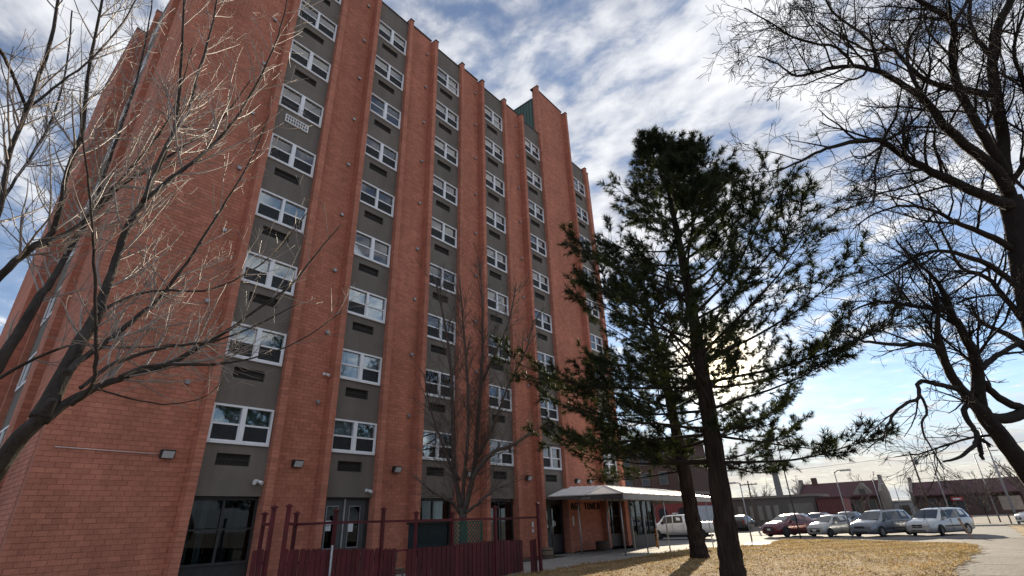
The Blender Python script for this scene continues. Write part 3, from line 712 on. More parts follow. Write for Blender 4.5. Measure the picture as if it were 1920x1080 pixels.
def rail(a, b, t=0.05):
    mb = MB(); mb.bar(a, b, t, t * 1.2); mb.build('rail', M['maroon'], fen)
rail((5.96, 12.1, 1.72), (6.29, 13.2, 1.72)); rail((6.31, 12.1, 1.72), (7.11, 13.2, 1.7)); rail((7.11, 13.2, 1.70), (7.57, 12.14, 1.71)); rail((7.57, 12.14, 1.71), (8.96, 12.1, 1.70)); rail((8.96, 12.1, 1.70), (13.39, 12.1, 1.68)); rail((13.39, 12.1, 1.68), (15.25, 11.75, 1.68)); rail((8.96, 12.15, 0.98), (10.4, 12.15, 0.98), 0.04)
rail((6.4, 12.17, 0.9), (9.4, 12.17, 0.85)); rail((10.1, 12.17, 0.85), (14.8, 12.17, 0.85)); rail((6.4, 12.17, 0.25), (9.4, 12.17, 0.25)); rail((10.1, 12.17, 0.25), (14.8, 12.17, 0.25))
def boards(x0, y0, x1, y1, z0a, z0b, za, zb, n, skip=()):
    d = Vector((x1 - x0, y1 - y0, 0)); L = d.length; d.normalize(); nn = Vector((-d.y, d.x, 0)); pw = L / n
    for i in range(n):
        if i in skip: continue
        t = (i + 0.5) / n; c = Vector((x0, y0, 0)) + d * (L * t); zt = za + (zb - za) * t + ru(-0.012, 0.012); zb_ = z0a + (z0b - z0a) * t + ru(-0.01, 0.01)
        mb = MB(); hw = pw * 0.43; a_ = c - d * hw; b_ = c + d * hw; lean = d * ru(-0.008, 0.008)
        o = len(mb.v); dep = nn * 0.012
        pts = [(a_, zb_), (b_, zb_), (b_ + lean, zt - 0.03), (c + d * hw * 0.6 + lean, zt), (c - d * hw * 0.6 + lean, zt), (a_ + lean, zt - 0.03)]
        for sgn in (-1, 1):
            for p, z in pts: q = p + dep * sgn; mb.v.append((q.x, q.y, z))
        k = len(pts)
        mb.face(tuple(o + j for j in range(k))); mb.face(tuple(o + k + j for j in reversed(range(k))))
        for j in range(k): mb.face((o + j, o + k + j, o + k + (j + 1) % k, o + (j + 1) % k))
        mb.build('board', M['maroon'], fen)
boards(5.62, 12.1, 6.02, 12.1, 0.03, 0.03, 1.22, 1.22, 3)
boards(6.30, 12.1, 9.45, 12.1, 0.03, 0.03, 1.20, 1.04, 23)
boards(9.80, 12.1, 13.4, 12.1, 0.03, 0.03, 1.0, 1.06, 20)
boards(13.45, 12.1, 14.75, 12.1, 0.03, 0.06, 1.05, 1.0, 8)
boards(14.95, 11.95, 15.2, 11.85, 0.0, 0.0, 1.0, 1.0, 2)
mb = MB(); mb.tube([(7.47, 12.0, 0), (7.47, 12.0, 1.22)], 0.03, 8); mb.build('gate_pipe', M['galv'], fen)
# lattice screens behind the fence
lat = thing('lattice_screen', 'green lattice screen standing behind the maroon fence', 'screen', (12.9, 12.65, 0))
mb = MB()
for a in ((11.99, 12.03, 0.85, 1.64), (13.3, 13.34, 0.85, 1.64), (12.03, 13.3, 1.6, 1.64), (12.03, 13.3, 0.85, 0.89)): mb.box(a[0], a[1], 12.62, 12.66, a[2], a[3])
mb.box(12.0, 12.03, 12.63, 12.65, 0, 0.85); mb.box(13.3, 13.33, 12.63, 12.65, 0, 0.85); mb.build('frame', M['lattice_green'], lat)
def strips(x0, x1, z0, z1, y, pitch, par, m):
    for s in (1, -1):
        q = x0 - (z1 - z0)
        while q < x1:
            xa, za, xb, zb = q, (z0 if s > 0 else z1), q + (z1 - z0), (z1 if s > 0 else z0)
            if xa < x0: f = (x0 - xa) / (xb - xa); xa, za = x0, za + (zb - za) * f
            if xb > x1: f = (x1 - xa) / (xb - xa); xb, zb = x1, za + (zb - za) * f
            if xb - xa > 0.03:
                mb = MB(); mb.bar((xa, y + 0.006 * s, za), (xb, y + 0.006 * s, zb), 0.01, 0.028); mb.build('lath', m, par)
            q += pitch
strips(12.03, 13.3, 0.89, 1.6, 12.64, 0.13, lat, M['lattice_green'])
box = thing('storage_locker', 'dark teal lattice fronted locker on the patio', 'locker', (11.15, 12.85, 0))
mb = MB(); mb.box(10.72, 11.85, 12.72, 13.2, 0.75, 1.6); mb.box(10.8, 10.86, 12.8, 12.86, 0, 0.75); mb.box(11.7, 11.76, 12.8, 12.86, 0, 0.75); mb.box(10.8, 10.86, 13.1, 13.16, 0, 0.75); mb.box(11.7, 11.76, 13.1, 13.16, 0, 0.75); mb.build('cabinet', mat('teal_dark', (0.012, 0.022, 0.027), 0.6, (0.016, 0.03, 0.034), 4), box)
mb = MB(); mb.box(10.68, 11.9, 12.66, 13.25, 1.6, 1.66); mb.build('lid', M['black'], box)
strips(10.75, 11.82, 1.1, 1.58, 12.70, 0.12, box, mat('teal_lath', (0.02, 0.034, 0.04), 0.6, (0.03, 0.045, 0.05), 4))
bn = thing('patio_bench', 'grey weathered bench behind the gap in the fence', 'bench', (9.9, 13.4, 0))
for i in range(3):
    mb = MB(); mb.box(9.3, 10.7, 13.2 + i * 0.13, 13.31 + i * 0.13, 0.42, 0.46); mb.build('seat_slat', M['wood_weathered'], bn)
for i in range(2):
    mb = MB(); mb.box(9.3, 10.7, 13.62, 13.66, 0.62 + i * 0.17, 0.74 + i * 0.17); mb.build('back_slat', M['wood_weathered'], bn)
for xx in (9.4, 10.0, 10.6):
    mb = MB(); mb.box(xx - 0.02, xx + 0.02, 13.2, 13.6, 0.36, 0.42); mb.box(xx - 0.02, xx + 0.02, 13.57, 13.615, 0.42, 0.95); mb.box(xx - 0.02, xx + 0.02, 13.22, 13.26, 0, 0.36); mb.box(xx - 0.02, xx + 0.02, 13.55, 13.59, 0, 0.36); mb.build('leg', M['galv'], bn)
bi = thing('trash_bin', 'galvanised bin with dark lid by the fence gate', 'bin', (5.98, 12.6, 0))
mb = MB(); mb.tube([(6.1, 12.6, 0.02), (6.1, 12.6, 0.1), (6.1, 12.6, 0.86), (6.1, 12.6, 0.9)], [0.11, 0.12, 0.14, 0.145], 16); mb.build('body', M['galv'], bi)
mb = MB(); mb.tube([(6.1, 12.6, 0.9), (6.1, 12.6, 0.93), (6.1, 12.6, 0.97)], [0.15, 0.15, 0.08], 16); mb.box(6.15, 6.24, 12.57, 12.62, 0.9, 1.02); mb.build('lid', M['black'], bi)
def barrel(x, y, label, m, h=0.42, r=0.3):
    t = thing('barrel_planter', label, 'planter', (x, y, 0), 0, 'half barrel planters by the entrance')
    n = 16
    for k in range(n):
        a0, a1 = 2 * math.pi * k / n, 2 * math.pi * (k + 0.9) / n; mb = MB()
        for z0_, z1_, r0, r1 in ((0, h / 2, r * 0.88, r), (h / 2, h, r, r * 0.95)):
            mb.poly([(x + r0 * math.cos(a0), y + r0 * math.sin(a0), z0_), (x + r0 * math.cos(a1), y + r0 * math.sin(a1), z0_), (x + r1 * math.cos(a1), y + r1 * math.sin(a1), z1_), (x + r1 * math.cos(a0), y + r1 * math.sin(a0), z1_)])
        mb.build('stave', m, t)
    mb = MB(); mb.tube([(x, y, 0.02), (x, y, h - 0.06)], r * 0.86, 14); mb.build('soil', M['bark_mulch'], t)
    for z_ in (h * 0.25, h * 0.75):
        mb = MB(); mb.tube([(x, y, z_ - 0.02), (x, y, z_ + 0.02)], r * 1.0 + 0.005, 16, cap=False); mb.build('hoop', M['dark_frame'], t)
barrel(20.9, 15.7, 'pale wooden half barrel planter left of the entrance door', M['wood_weathered'])
barrel(26.2, 15.95, 'dark half barrel planter under the wall lettering', mat('wood_dark', (0.07, 0.045, 0.03), 0.85, (0.1, 0.065, 0.045), 6), 0.45, 0.36)

# ================================================================== entrance canopy
can = thing('entrance_canopy', 'white hipped canopy on thin metal posts at the entrance', 'canopy', (28, 14.4, 0))
C = (22.3, 12.2, 2.60); Mi = (22.3, 14.2, 2.63); Bk = (22.3, 16.5, 2.68); Wl = (24.7, 16.9, 3.2); A = (24.43, 14.4, 3.1); Rg = (31.8, 14.4, 3.02); Cr = (33.7, 12.2, 2.50); Br = (33.7, 16.5, 2.5); Wr = (33.2, 16.9, 3.0)
def roof_face(pts, nseam):
    mb = MB(); n_ = (Vector(pts[1]) - Vector(pts[0])).cross(Vector(pts[2]) - Vector(pts[0])).normalized()
    if n_.z < 0: n_ = -n_
    lo_ = [Vector(p) - n_ * 0.04 for p in pts]; k = len(pts); o = len(mb.v)
    mb.v += [tuple(p) for p in pts] + [tuple(p) for p in lo_]
    mb.face(tuple(o + i for i in range(k))); mb.face(tuple(o + k + i for i in reversed(range(k))))
    for i in range(k): mb.face((o + i, o + k + i, o + k + (i + 1) % k, o + (i + 1) % k))
    p = mb.build('roof_panel', M['roof_white'], can)
    a, b = Vector(pts[0]), Vector(pts[-1]); c_, d_ = Vector(pts[1]), Vector(pts[2])
    for i in range(1, nseam):
        t = i / nseam; s = MB(); e0 = a + (b - a) * t; e1 = c_ + (d_ - c_) * t
        s.bar(e0 + n_ * 0.008, e1 + n_ * 0.008, 0.025, 0.02, n_); s.build('seam', M['roof_white'], p)
    return p
roof_face([C, A, Mi], 1); roof_face([Mi, A, Wl, Bk], 7); roof_face([C, A, Rg, Cr], 14); roof_face([Cr, Rg, Br], 1); roof_face([Bk, Wl, Wr, Br], 1)
mb = MB(); mb.poly([A, Wl, Wr, Rg]); mb.build('roof_panel', M['roof_white'], can)
mb = MB(); mb.bar(A, Mi, 0.07, 0.03); mb.bar(A, C, 0.06, 0.025); mb.bar(A, Rg, 0.06, 0.025); mb.build('ridge_cap', M['white_paint'], can)
fm = mat('fascia', (0.40, 0.39, 0.37), 0.6, (0.30, 0.295, 0.28), 2.5)
mb = MB(); mb.prism([(22.33, 2.32), (33.66, 2.22), (33.66, 2.45), (22.33, 2.545)], 'y', 12.22, 12.26); mb.build('fascia', fm, can)
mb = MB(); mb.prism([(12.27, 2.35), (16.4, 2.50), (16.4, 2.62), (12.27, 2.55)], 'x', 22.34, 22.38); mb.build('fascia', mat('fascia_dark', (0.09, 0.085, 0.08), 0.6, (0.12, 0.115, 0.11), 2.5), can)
mb = MB(); mb.box(33.6, 33.64, 12.27, 16.4, 2.25, 2.42); mb.build('fascia', fm, can)
mb = MB(); mb.poly([(22.39, 12.27, 2.52), (33.59, 12.27, 2.44), (33.59, 16.4, 2.44), (22.39, 16.4, 2.56)]); mb.build('soffit', M['soffit'], can)
mb = MB(); mb.box(22.325, 22.338, 14.0, 14.5, 2.43, 2.52); mb.build('sign_plate', M['galv'], can)
for x, y in ((22.74, 15.0), (25.0, 14.76), (22.74, 12.66), (27.1, 14.5), (24.4, 12.4), (29.9, 14.5), (26.6, 12.3), (29.94, 12.4), (32.4, 12.3)):
    g0 = gz(x) - 0.02
    mb = MB(); mb.tube([(x, y, g0), (x, y, 2.47)], 0.034, 8); p = mb.build('post', M['galv'], can)
    mb = MB(); mb.box(x - 0.08, x + 0.08, y - 0.08, y + 0.08, g0, g0 + 0.03); mb.build('base_plate', M['galv'], p)
    if y > 13.5 and x > 24: mb = MB(); mb.tube([(x, y, 1.75), (x + 0.55, y - 0.1, 2.46)], 0.022, 6); mb.build('brace', M['galv'], p)
mb = MB(); mb.bar((22.74, 12.66, 2.36), (33.4, 12.34, 2.30), 0.04, 0.04); mb.build('beam', M['galv'], can)
mb = MB(); mb.bar((22.74, 15.0, 2.44), (33.4, 14.5, 2.40), 0.04, 0.04); mb.build('beam', M['galv'], can)

# low glazed annex past the corner of the tower
anx = thing('glazed_annex', 'low dark glazed annex at the far corner under the canopy', 'annex', (33.4, 18.5, 0))
mb = MB(); mb.box(31.55, 31.7, 17.0, 21, -0.3, 2.9); mb.box(35.0, 35.2, 17.0, 21, -0.3, 2.9); mb.box(31.7, 35.0, 17.0, 21, 2.5, 2.9); mb.box(31.7, 35.0, 17.02, 17.2, -0.3, 0.5); mb.box(31.7, 35.0, 20.8, 21, -0.3, 2.5); mb.build('wall', M['dark_frame'], anx)
for i in range(4):
    x0 = 31.7 + i * 0.825; mb = MB(); mb.box(x0, x0 + 0.06, 17.03, 17.12, 0.5, 2.5); mb.build('mullion', M['dark_frame'], anx)
    mb = MB(); mb.box(x0 + 0.06, x0 + 0.825, 17.08, 17.086, 0.5, 2.5); mb.build('pane', M['glass_dark'], anx)
drapes(anx, [(31.9, 32.4), (33.3, 33.6)], 17.6, 0.5, 2.4)
bl = thing('bollard', 'orange and yellow banded bollard beside the canopy', 'bollard', (32.9, 16.0, gz(33)))
mb = MB(); mb.tube([(32.9, 16.0, gz(33)), (32.9, 16.0, gz(33) + 1.0), (32.9, 16, gz(33) + 1.06)], [0.1, 0.1, 0.04], 12); mb.build('post', mat('bollard_orange', (0.62, 0.24, 0.03), 0.5, (0.5, 0.18, 0.025), 6), bl)
for z_ in (0.42, 0.62, 0.82):
    mb = MB(); mb.tube([(32.9, 16.0, gz(33) + z_), (32.9, 16.0, gz(33) + z_ + 0.07)], 0.103, 12, cap=False); mb.build('band', M['black'], bl)
# ================================================================== trees
mat('bark_grey', (0.070, 0.060, 0.053), 0.9, (0.034, 0.029, 0.026), 9, 5, 1.0, 28, 0.15, stretch=(1, 1, 0.5))
mat('bark_dark', (0.040, 0.033, 0.029), 0.95, (0.026, 0.022, 0.02), 5, 5, 0.7, 25, 0.1, stretch=(1, 1, 0.4))
mat('bark_pine', (0.058, 0.042, 0.034), 0.95, (0.022, 0.017, 0.015), 3.2, 6, 1.0, 9, 0.1, stretch=(2.2, 2.2, 0.45))
mat('bark_brown', (0.165, 0.135, 0.120), 0.9, (0.09, 0.07, 0.062), 6, 4, 0.4, 30, 0.1)
def needle_extra(t, b):
    b.inputs['Subsurface Weight'].default_value = 0.0
mat('needles', (0.030, 0.040, 0.017), 0.6, (0.017, 0.025, 0.011), 1.4, 3, 0, None, 0.25, tint='tint', rand=0.45); translucent(M['needles'], 0.35, (1.35, 1.25, 0.6))
UPV = Vector((0, 0, 1))
def perp(d, az):
    a = d.cross(UPV if abs(d.z) < 0.95 else Vector((1, 0, 0))).normalized(); b = d.cross(a)
    return a * math.cos(az) + b * math.sin(az)
def grow(mb, p, d, L, r, lvl, P, ok=None):
    n = max(2, int(L / P['seg'][lvl])); step = L / n; pts = [p.copy()]; dirs = [d.copy()]
    for i in range(n):
        d = (d + Vector((ru(-1, 1), ru(-1, 1), ru(-1, 1))) * P['jit'][lvl] + UPV * P['trop'][lvl]).normalized()
        p = p + d * step
        if ok and not ok(p): break
        pts.append(p.copy()); dirs.append(d.copy())
    if len(pts) < 2: return
    m = len(pts); rr = [max(P['rmin'], r * (1 - 0.7 * i / (m - 1))) for i in range(m)]
    mb.tube(pts, rr, P['n'][lvl], cap=False)
    if lvl + 1 >= P['levels']: return
    k = P['kids'][lvl] * L; k = int(k) + (1 if rnd() < k - int(k) else 0)
    for j in range(k):
        t = ru(P['t0'], 1.0); f = t * (m - 1); i = min(m - 2, int(f)); q = pts[i].lerp(pts[i + 1], f - i)
        an = R(ru(*P['ang'])); az = ru(0, 6.283); dd = (dirs[i] * math.cos(an) + perp(dirs[i], az) * math.sin(an)).normalized()
        grow(mb, q, dd, L * ru(*P['ratio']) * (1.15 - 0.5 * t), max(P['rmin'], rr[i] * ru(0.45, 0.7)), lvl + 1, P, ok)
def smooth_path(pts, rad, sub=4):
    out, ro = [], []; n = len(pts)
    for i in range(n - 1):
        p0, p1, p2, p3 = pts[max(i - 1, 0)], pts[i], pts[i + 1], pts[min(i + 2, n - 1)]
        for s in range(sub):
            t = s / sub; t2, t3 = t * t, t * t * t
            out.append(0.5 * ((2 * p1) + (p2 - p0) * t + (2 * p0 - 5 * p1 + 4 * p2 - p3) * t2 + (3 * p1 - p0 - 3 * p2 + p3) * t3)); ro.append(rad[i] + (rad[i + 1] - rad[i]) * t)
    out.append(pts[-1]); ro.append(rad[-1]); return out, ro
def limb(mb, tw, spec, P, kids, length, n=8, ok=None, wob=0.0, t0=0.15, sub=4):
    """spec: list of (point, radius); grows side shoots into tw."""
    pts, rad = smooth_path([a for a, _ in spec], [b for _, b in spec], sub)
    if wob:
        for i in range(1, len(pts) - 1): pts[i] = pts[i] + Vector((ru(-1, 1), ru(-1, 1), ru(-1, 1))) * wob
    mb.tube(pts, rad, n, cap=True)
    L = sum((pts[i + 1] - pts[i]).length for i in range(len(pts) - 1)); m = len(pts)
    for j in range(int(kids * L)):
        t = t0 + (1 - t0) * rnd(); f = t * (m - 1); i = min(m - 2, int(f)); q = pts[i].lerp(pts[i + 1], f - i); d = (pts[i + 1] - pts[i]).normalized()
        an = R(ru(*P['ang'])); dd = (d * math.cos(an) + perp(d, ru(0, 6.283)) * math.sin(an)).normalized()
        grow(tw, q, dd, length * ru(0.5, 1.15) * (1.15 - 0.55 * t), max(P['rmin'], min(rad[i] * 0.55, P['r0'])), 0, P, ok)
    return pts
def zc(p): return (p - CAM).dot(FWD)
def specpx(rows, z0, z1):                      # (x, y, width) rows measured on the limb, from depth z0 to z1
    out = []; n = len(rows)
    for i, (x, y, w_) in enumerate(rows):
        z = z0 + (z1 - z0) * i / (n - 1); out.append((at(x, y, z), max(0.003, w_ / 2 / FPX * z)))
    return out

# --- bare maple close on the left: trunk below the frame, limbs spread up and to the right
mt = thing('maple_tree', 'near bare grey barked tree with fine twigs on the left', 'tree', (0.35, 7.1, 0))
tr = MB(); tw = MB()
MS = 1.5
PM = dict(seg=[0.10, 0.07, 0.05], jit=[0.10, 0.12, 0.14], trop=[0.05, 0.05, 0.03], n=[5, 4, 3], kids=[4.2, 3.6, 0], t0=0.12, ang=(26, 58), ratio=(0.34, 0.72), levels=3, rmin=0.0027, r0=0.014)
okm = lambda p: zc(p) > 3.2 and p.y < 15
fork = at(75, 785, 3.2 * MS)
base = Vector((0.35, 7.1, -0.02))
tp, trd = smooth_path([base, Vector((0.4, 7.1, 0.6)), at(-75, 985, 3.1 * MS), at(-5, 880, 3.12 * MS), at(40, 818, 3.16 * MS), fork, at(100, 748, 3.22 * MS)], [0.15, 0.105, 0.085, 0.078, 0.074, 0.066, 0.036], 5)
tr.tube(tp, trd, 12)
limbs = [
 ([(75, 785, 60), (110, 720, 46), (150, 640, 36), (170, 612, 36), (200, 540, 24), (218, 485, 22), (240, 425, 20), (272, 375, 18), (285, 340, 13), (320, 262, 12), (334, 200, 10), (340, 110, 8), (345, 0, 6), (350, -90, 4)], 3.2, 4.6, 9, 0.75),
 ([(272, 375, 15), (320, 335, 13), (370, 298, 11), (420, 250, 9), (460, 195, 7), (505, 110, 5), (532, 30, 4), (545, -50, 3)], 3.7, 4.6, 10, 0.7),
 ([(268, 378, 13), (300, 300, 11), (330, 240, 10), (352, 215, 9), (368, 150, 8), (395, 60, 6), (410, -20, 4)], 3.7, 5.2, 10, 0.7),
 ([(80, 790, 34), (130, 752, 26), (195, 722, 20), (245, 703, 18), (300, 690, 16), (345, 668, 15), (420, 625, 11), (490, 575, 8), (545, 535, 7), (590, 480, 5), (640, 420, 3)], 3.2, 4.2, 10, 0.75),
 ([(225, 707, 14), (265, 690, 12), (320, 684, 10), (400, 683, 8), (470, 672, 5), (560, 640, 4), (640, 585, 3)], 3.35, 4.0, 9, 0.55),
 ([(180, 728, 8), (200, 735, 6), (260, 750, 5), (320, 758, 4), (380, 745, 3), (420, 715, 2)], 3.25, 3.7, 7, 0.4),
 ([(135, 758, 16), (165, 735, 14), (178, 700, 12), (179, 640, 11), (178, 560, 9), (176, 470, 8), (172, 400, 7), (160, 300, 5), (150, 210, 4)], 3.2, 3.0, 8, 0.6),
 ([(150, 728, 13), (200, 690, 12), (250, 668, 11), (320, 650, 9), (400, 640, 7), (470, 615, 5), (560, 570, 3)], 3.2, 3.9, 9, 0.55),
 ([(125, 700, 22), (160, 668, 18), (215, 630, 16), (262, 590, 13), (300, 558, 11), (345, 500, 9), (385, 440, 8), (425, 375, 6), (470, 300, 5), (505, 215, 3)], 3.2, 4.6, 10, 0.7),
 ([(182, 590, 11), (235, 560, 9), (300, 545, 7), (380, 545, 6), (450, 520, 5), (520, 470, 4), (575, 400, 3)], 3.5, 4.6, 9, 0.6),
 ([(-130, 820, 60), (-40, 735, 40), (20, 648, 30), (67, 567, 25), (95, 530, 19), (120, 488, 16), (150, 435, 14), (175, 400, 12), (230, 345, 11), (285, 315, 9), (350, 270, 7), (410, 230, 5), (470, 150, 3)], 3.4, 5.4, 9, 0.75),
 ([(150, 435, 11), (175, 385, 10), (205, 300, 8), (235, 215, 7), (262, 130, 5), (280, 40, 4), (290, -40, 3)], 4.2, 5.4, 9, 0.7),
 ([(-60, 590, 26), (0, 517, 22), (55, 468, 20), (100, 430, 17), (128, 318, 14), (155, 240, 12), (163, 150, 10), (182, 55, 8), (200, -40, 6)], 3.6, 4.2, 10, 0.8),
 ([(55, 468, 16), (110, 445, 14), (150, 420, 12), (195, 372, 10), (250, 310, 8), (300, 250, 6), (335, 180, 4), (360, 90, 3)], 3.7, 4.8, 9, 0.7),
 ([(-50, 500, 18), (0, 390, 15), (15, 300, 13), (50, 205, 12), (95, 80, 10), (110, -10, 8)], 3.3, 3.8, 9, 0.8),
 ([(50, 205, 9), (100, 165, 7), (160, 120, 6), (210, 70, 5), (250, 10, 4), (280, -60, 3)], 3.6, 4.2, 8, 0.6),
 ([(-60, 20, 12), (0, 95, 10), (25, 145, 9), (50, 205, 9)], 3.2, 3.6, 8, 0.6),
 ([(-30, 430, 10), (20, 350, 8), (60, 290, 7), (100, 215, 6), (125, 120, 5), (135, 20, 4)], 4.4, 5.6, 8, 0.8),
 ([(-20, 715, 12), (0, 708, 11), (60, 675, 9), (125, 650, 7), (190, 648, 6), (260, 652, 4), (330, 645, 3)], 3.9, 4.4, 7, 0.5),
]
for rows, z0, z1, kd, ln in limbs: limb(tr, tw, specpx([(a_, b_, c_ * 0.60) for a_, b_, c_ in rows], z0 * MS, (z0 + (z1 - z0) * 1.4) * MS), PM, kd * 0.8 / MS, ln * z0 * MS / 3.4, 8, okm, 0.006)
tr.build('trunk', M['bark_grey'], mt); tw.build('twigs', mat('bark_twig', (0.31, 0.265, 0.235), 0.45, (0.17, 0.14, 0.125), 6, 3, 0, None, 0.4), mt, kind='stuff')

# --- dark spreading locust on the right
lt = thing('locust_tree', 'large dark bare tree with crooked limbs on the right', 'tree', (9.0, -2.6, 0))
tr = MB(); tw = MB()
PLc = dict(seg=[0.17, 0.11, 0.075, 0.06], jit=[0.24, 0.33, 0.42, 0.45], trop=[0.02, 0.0, -0.03, -0.03], n=[5, 3, 3, 3], kids=[6.0, 8.5, 6.0, 0], t0=0.12, ang=(24, 58), ratio=(0.38, 0.7), levels=4, rmin=0.0030, r0=0.022)
okl = lambda p: zc(p) > 4.2
b0 = Vector((9.0, -2.6, -0.05))
ca = at(1985, 960, 8.0); cb_ = at(1975, 790, 8.2)
def tube_path(spec, n=12, sub=5):
    p, r_ = smooth_path([a for a, _ in spec], [b for _, b in spec], sub); tr.tube(p, r_, n)
tube_path([(b0, 0.42), (b0.lerp(ca, 0.5), 0.34), (ca, 0.28), (at(1985, 790, 8.2), 0.23), (at(1952, 640, 8.3), 0.20), (at(1925, 520, 8.4), 0.19), (at(1910, 430, 8.5), 0.18), (at(1893, 370, 8.6), 0.16)])
RL = [
 ([(1985, 960, 62), (1940, 905, 56), (1900, 850, 50), (1862, 800, 46), (1840, 770, 42), (1834, 735, 34), (1832, 690, 30), (1822, 655, 26), (1800, 615, 22), (1785, 590, 22), (1772, 555, 16), (1750, 520, 10), (1715, 490, 7), (1680, 450, 5)], 8.0, 7.2, 4.2, 1.0),
 ([(1838, 772, 34), (1815, 745, 30), (1790, 715, 26), (1772, 680, 22), (1762, 650, 18), (1757, 618, 14), (1760, 570, 8), (1745, 530, 6)], 7.7, 7.0, 4.5, 0.9),
 ([(1760, 652, 15), (1725, 645, 13), (1680, 646, 11), (1640, 643, 9), (1605, 636, 6), (1580, 620, 4)], 7.1, 6.6, 5, 0.8),
 ([(1782, 578, 15), (1740, 577, 13), (1700, 572, 10), (1660, 566, 8), (1620, 572, 6), (1590, 590, 4)], 7.3, 7.6, 5, 0.8),
 ([(1795, 728, 15), (1755, 720, 13), (1722, 717, 12), (1722, 745, 10), (1690, 762, 9), (1668, 790, 8), (1655, 828, 5)], 7.1, 6.4, 4, 0.7),
 ([(1722, 735, 8), (1738, 770, 7), (1728, 800, 6), (1745, 840, 4), (1770, 880, 3)], 6.8, 6.5, 4, 0.6),
 ([(1834, 742, 18), (1808, 770, 16), (1824, 800, 14), (1832, 818, 16), (1826, 835, 12), (1800, 856, 9), (1768, 866, 5)], 7.7, 7.1, 1.2, 0.4),
 ([(1832, 818, 14), (1838, 845, 13), (1843, 862, 8)], 7.4, 7.4, 0, 0.3), ([(1834, 822, 10), (1850, 830, 9), (1856, 838, 6)], 7.4, 7.5, 0, 0.3),
 ([(1985, 770, 40), (1930, 772, 32), (1880, 785, 30), (1842, 778, 28)], 8.2, 7.8, 1, 0.5),
 ([(1838, 712, 22), (1860, 735, 20), (1890, 755, 22), (1925, 768, 24)], 7.6, 8.2, 1.5, 0.6),
 ([(1836, 692, 20), (1862, 672, 16), (1890, 655, 14), (1915, 640, 14)], 7.5, 8.3, 2, 0.7),
 ([(1893, 385, 34), (1850, 368, 30), (1780, 338, 25), (1715, 305, 21), (1665, 272, 17), (1640, 262, 15), (1580, 270, 12), (1540, 282, 9), (1500, 302, 7), (1455, 322, 4)], 8.5, 6.8, 5, 1.0),
 ([(1890, 360, 36), (1868, 320, 32), (1820, 280, 27), (1770, 235, 23), (1740, 195, 20), (1695, 160, 17), (1650, 135, 15), (1600, 124, 12), (1550, 130, 10), (1495, 142, 7), (1458, 120, 4), (1420, 105, 3)], 8.5, 7.0, 5, 1.0),
 ([(1888, 330, 30), (1855, 272, 26), (1825, 220, 23), (1795, 160, 20), (1785, 100, 18), (1787, 45, 16), (1745, 15, 14), (1715, -5, 12), (1660, -40, 8)], 8.5, 8.0, 5, 1.0),
 ([(1893, 375, 36), (1884, 320, 32), (1880, 250, 30), (1868, 180, 28), (1860, 110, 24), (1872, 50, 22), (1895, 0, 20), (1915, -60, 16)], 8.6, 9.2, 4.5, 1.0),
 ([(1862, 180, 20), (1815, 168, 18), (1770, 162, 16), (1720, 140, 13), (1675, 95, 10), (1630, 95, 8), (1580, 70, 6), (1530, 40, 4)], 8.7, 7.8, 5.5, 1.0),
 ([(1787, 45, 12), (1810, 10, 10), (1830, -40, 8)], 8.1, 8.4, 4, 0.9),
 ([(1860, 105, 15), (1830, 70, 12), (1818, 30, 10), (1822, -30, 7)], 8.8, 9.2, 4, 0.9),
 ([(1740, 195, 11), (1705, 130, 10), (1702, 80, 8), (1725, 40, 6), (1730, -20, 5)], 7.7, 8.2, 5, 0.9),
 ([(1600, 124, 8), (1570, 90, 7), (1500, 75, 6), (1440, 40, 4), (1395, 15, 3)], 7.3, 7.0, 6, 0.9),
 ([(1650, 135, 8), (1630, 75, 7), (1560, 20, 6), (1540, -30, 4)], 7.6, 8.0, 6, 0.9),
 ([(1905, 470, 22), (1850, 440, 17), (1800, 420, 13), (1760, 400, 10), (1700, 385, 7), (1640, 400, 5), (1600, 430, 3)], 8.5, 7.4, 5.5, 1.0),
 ([(1912, 540, 20), (1860, 500, 16), (1810, 480, 13), (1765, 470, 10), (1720, 480, 8), (1670, 510, 6), (1620, 530, 4)], 8.4, 7.0, 5.5, 1.0),
 ([(1918, 600, 18), (1885, 560, 15), (1850, 520, 12), (1800, 500, 9), (1770, 440, 6), (1750, 400, 4)], 8.4, 9.6, 5.5, 1.0),
 ([(1930, 660, 20), (1895, 630, 16), (1860, 615, 12), (1835, 600, 9), (1820, 570, 6)], 8.3, 8.8, 4.5, 0.8),
 ([(1905, 430, 24), (1940, 350, 20), (1960, 250, 16), (1965, 120, 12), (1950, 0, 9)], 8.5, 9.5, 5, 1.1),
 ([(1893, 350, 18), (1930, 280, 15), (1925, 180, 12), (1900, 90, 9), (1930, 0, 6)], 8.6, 8.0, 5, 1.0),
]
for rows, z0, z1, kd, ln in RL: limb(tr, tw, specpx([(a_, b_, c_ * 0.64) for a_, b_, c_ in rows], z0, z1), PLc, kd * 0.75, ln * 1.4, 8, okl, 0.009)
tr.build('trunk', M['bark_dark'], lt); tw.build('twigs', M['bark_dark'], lt, kind='stuff')

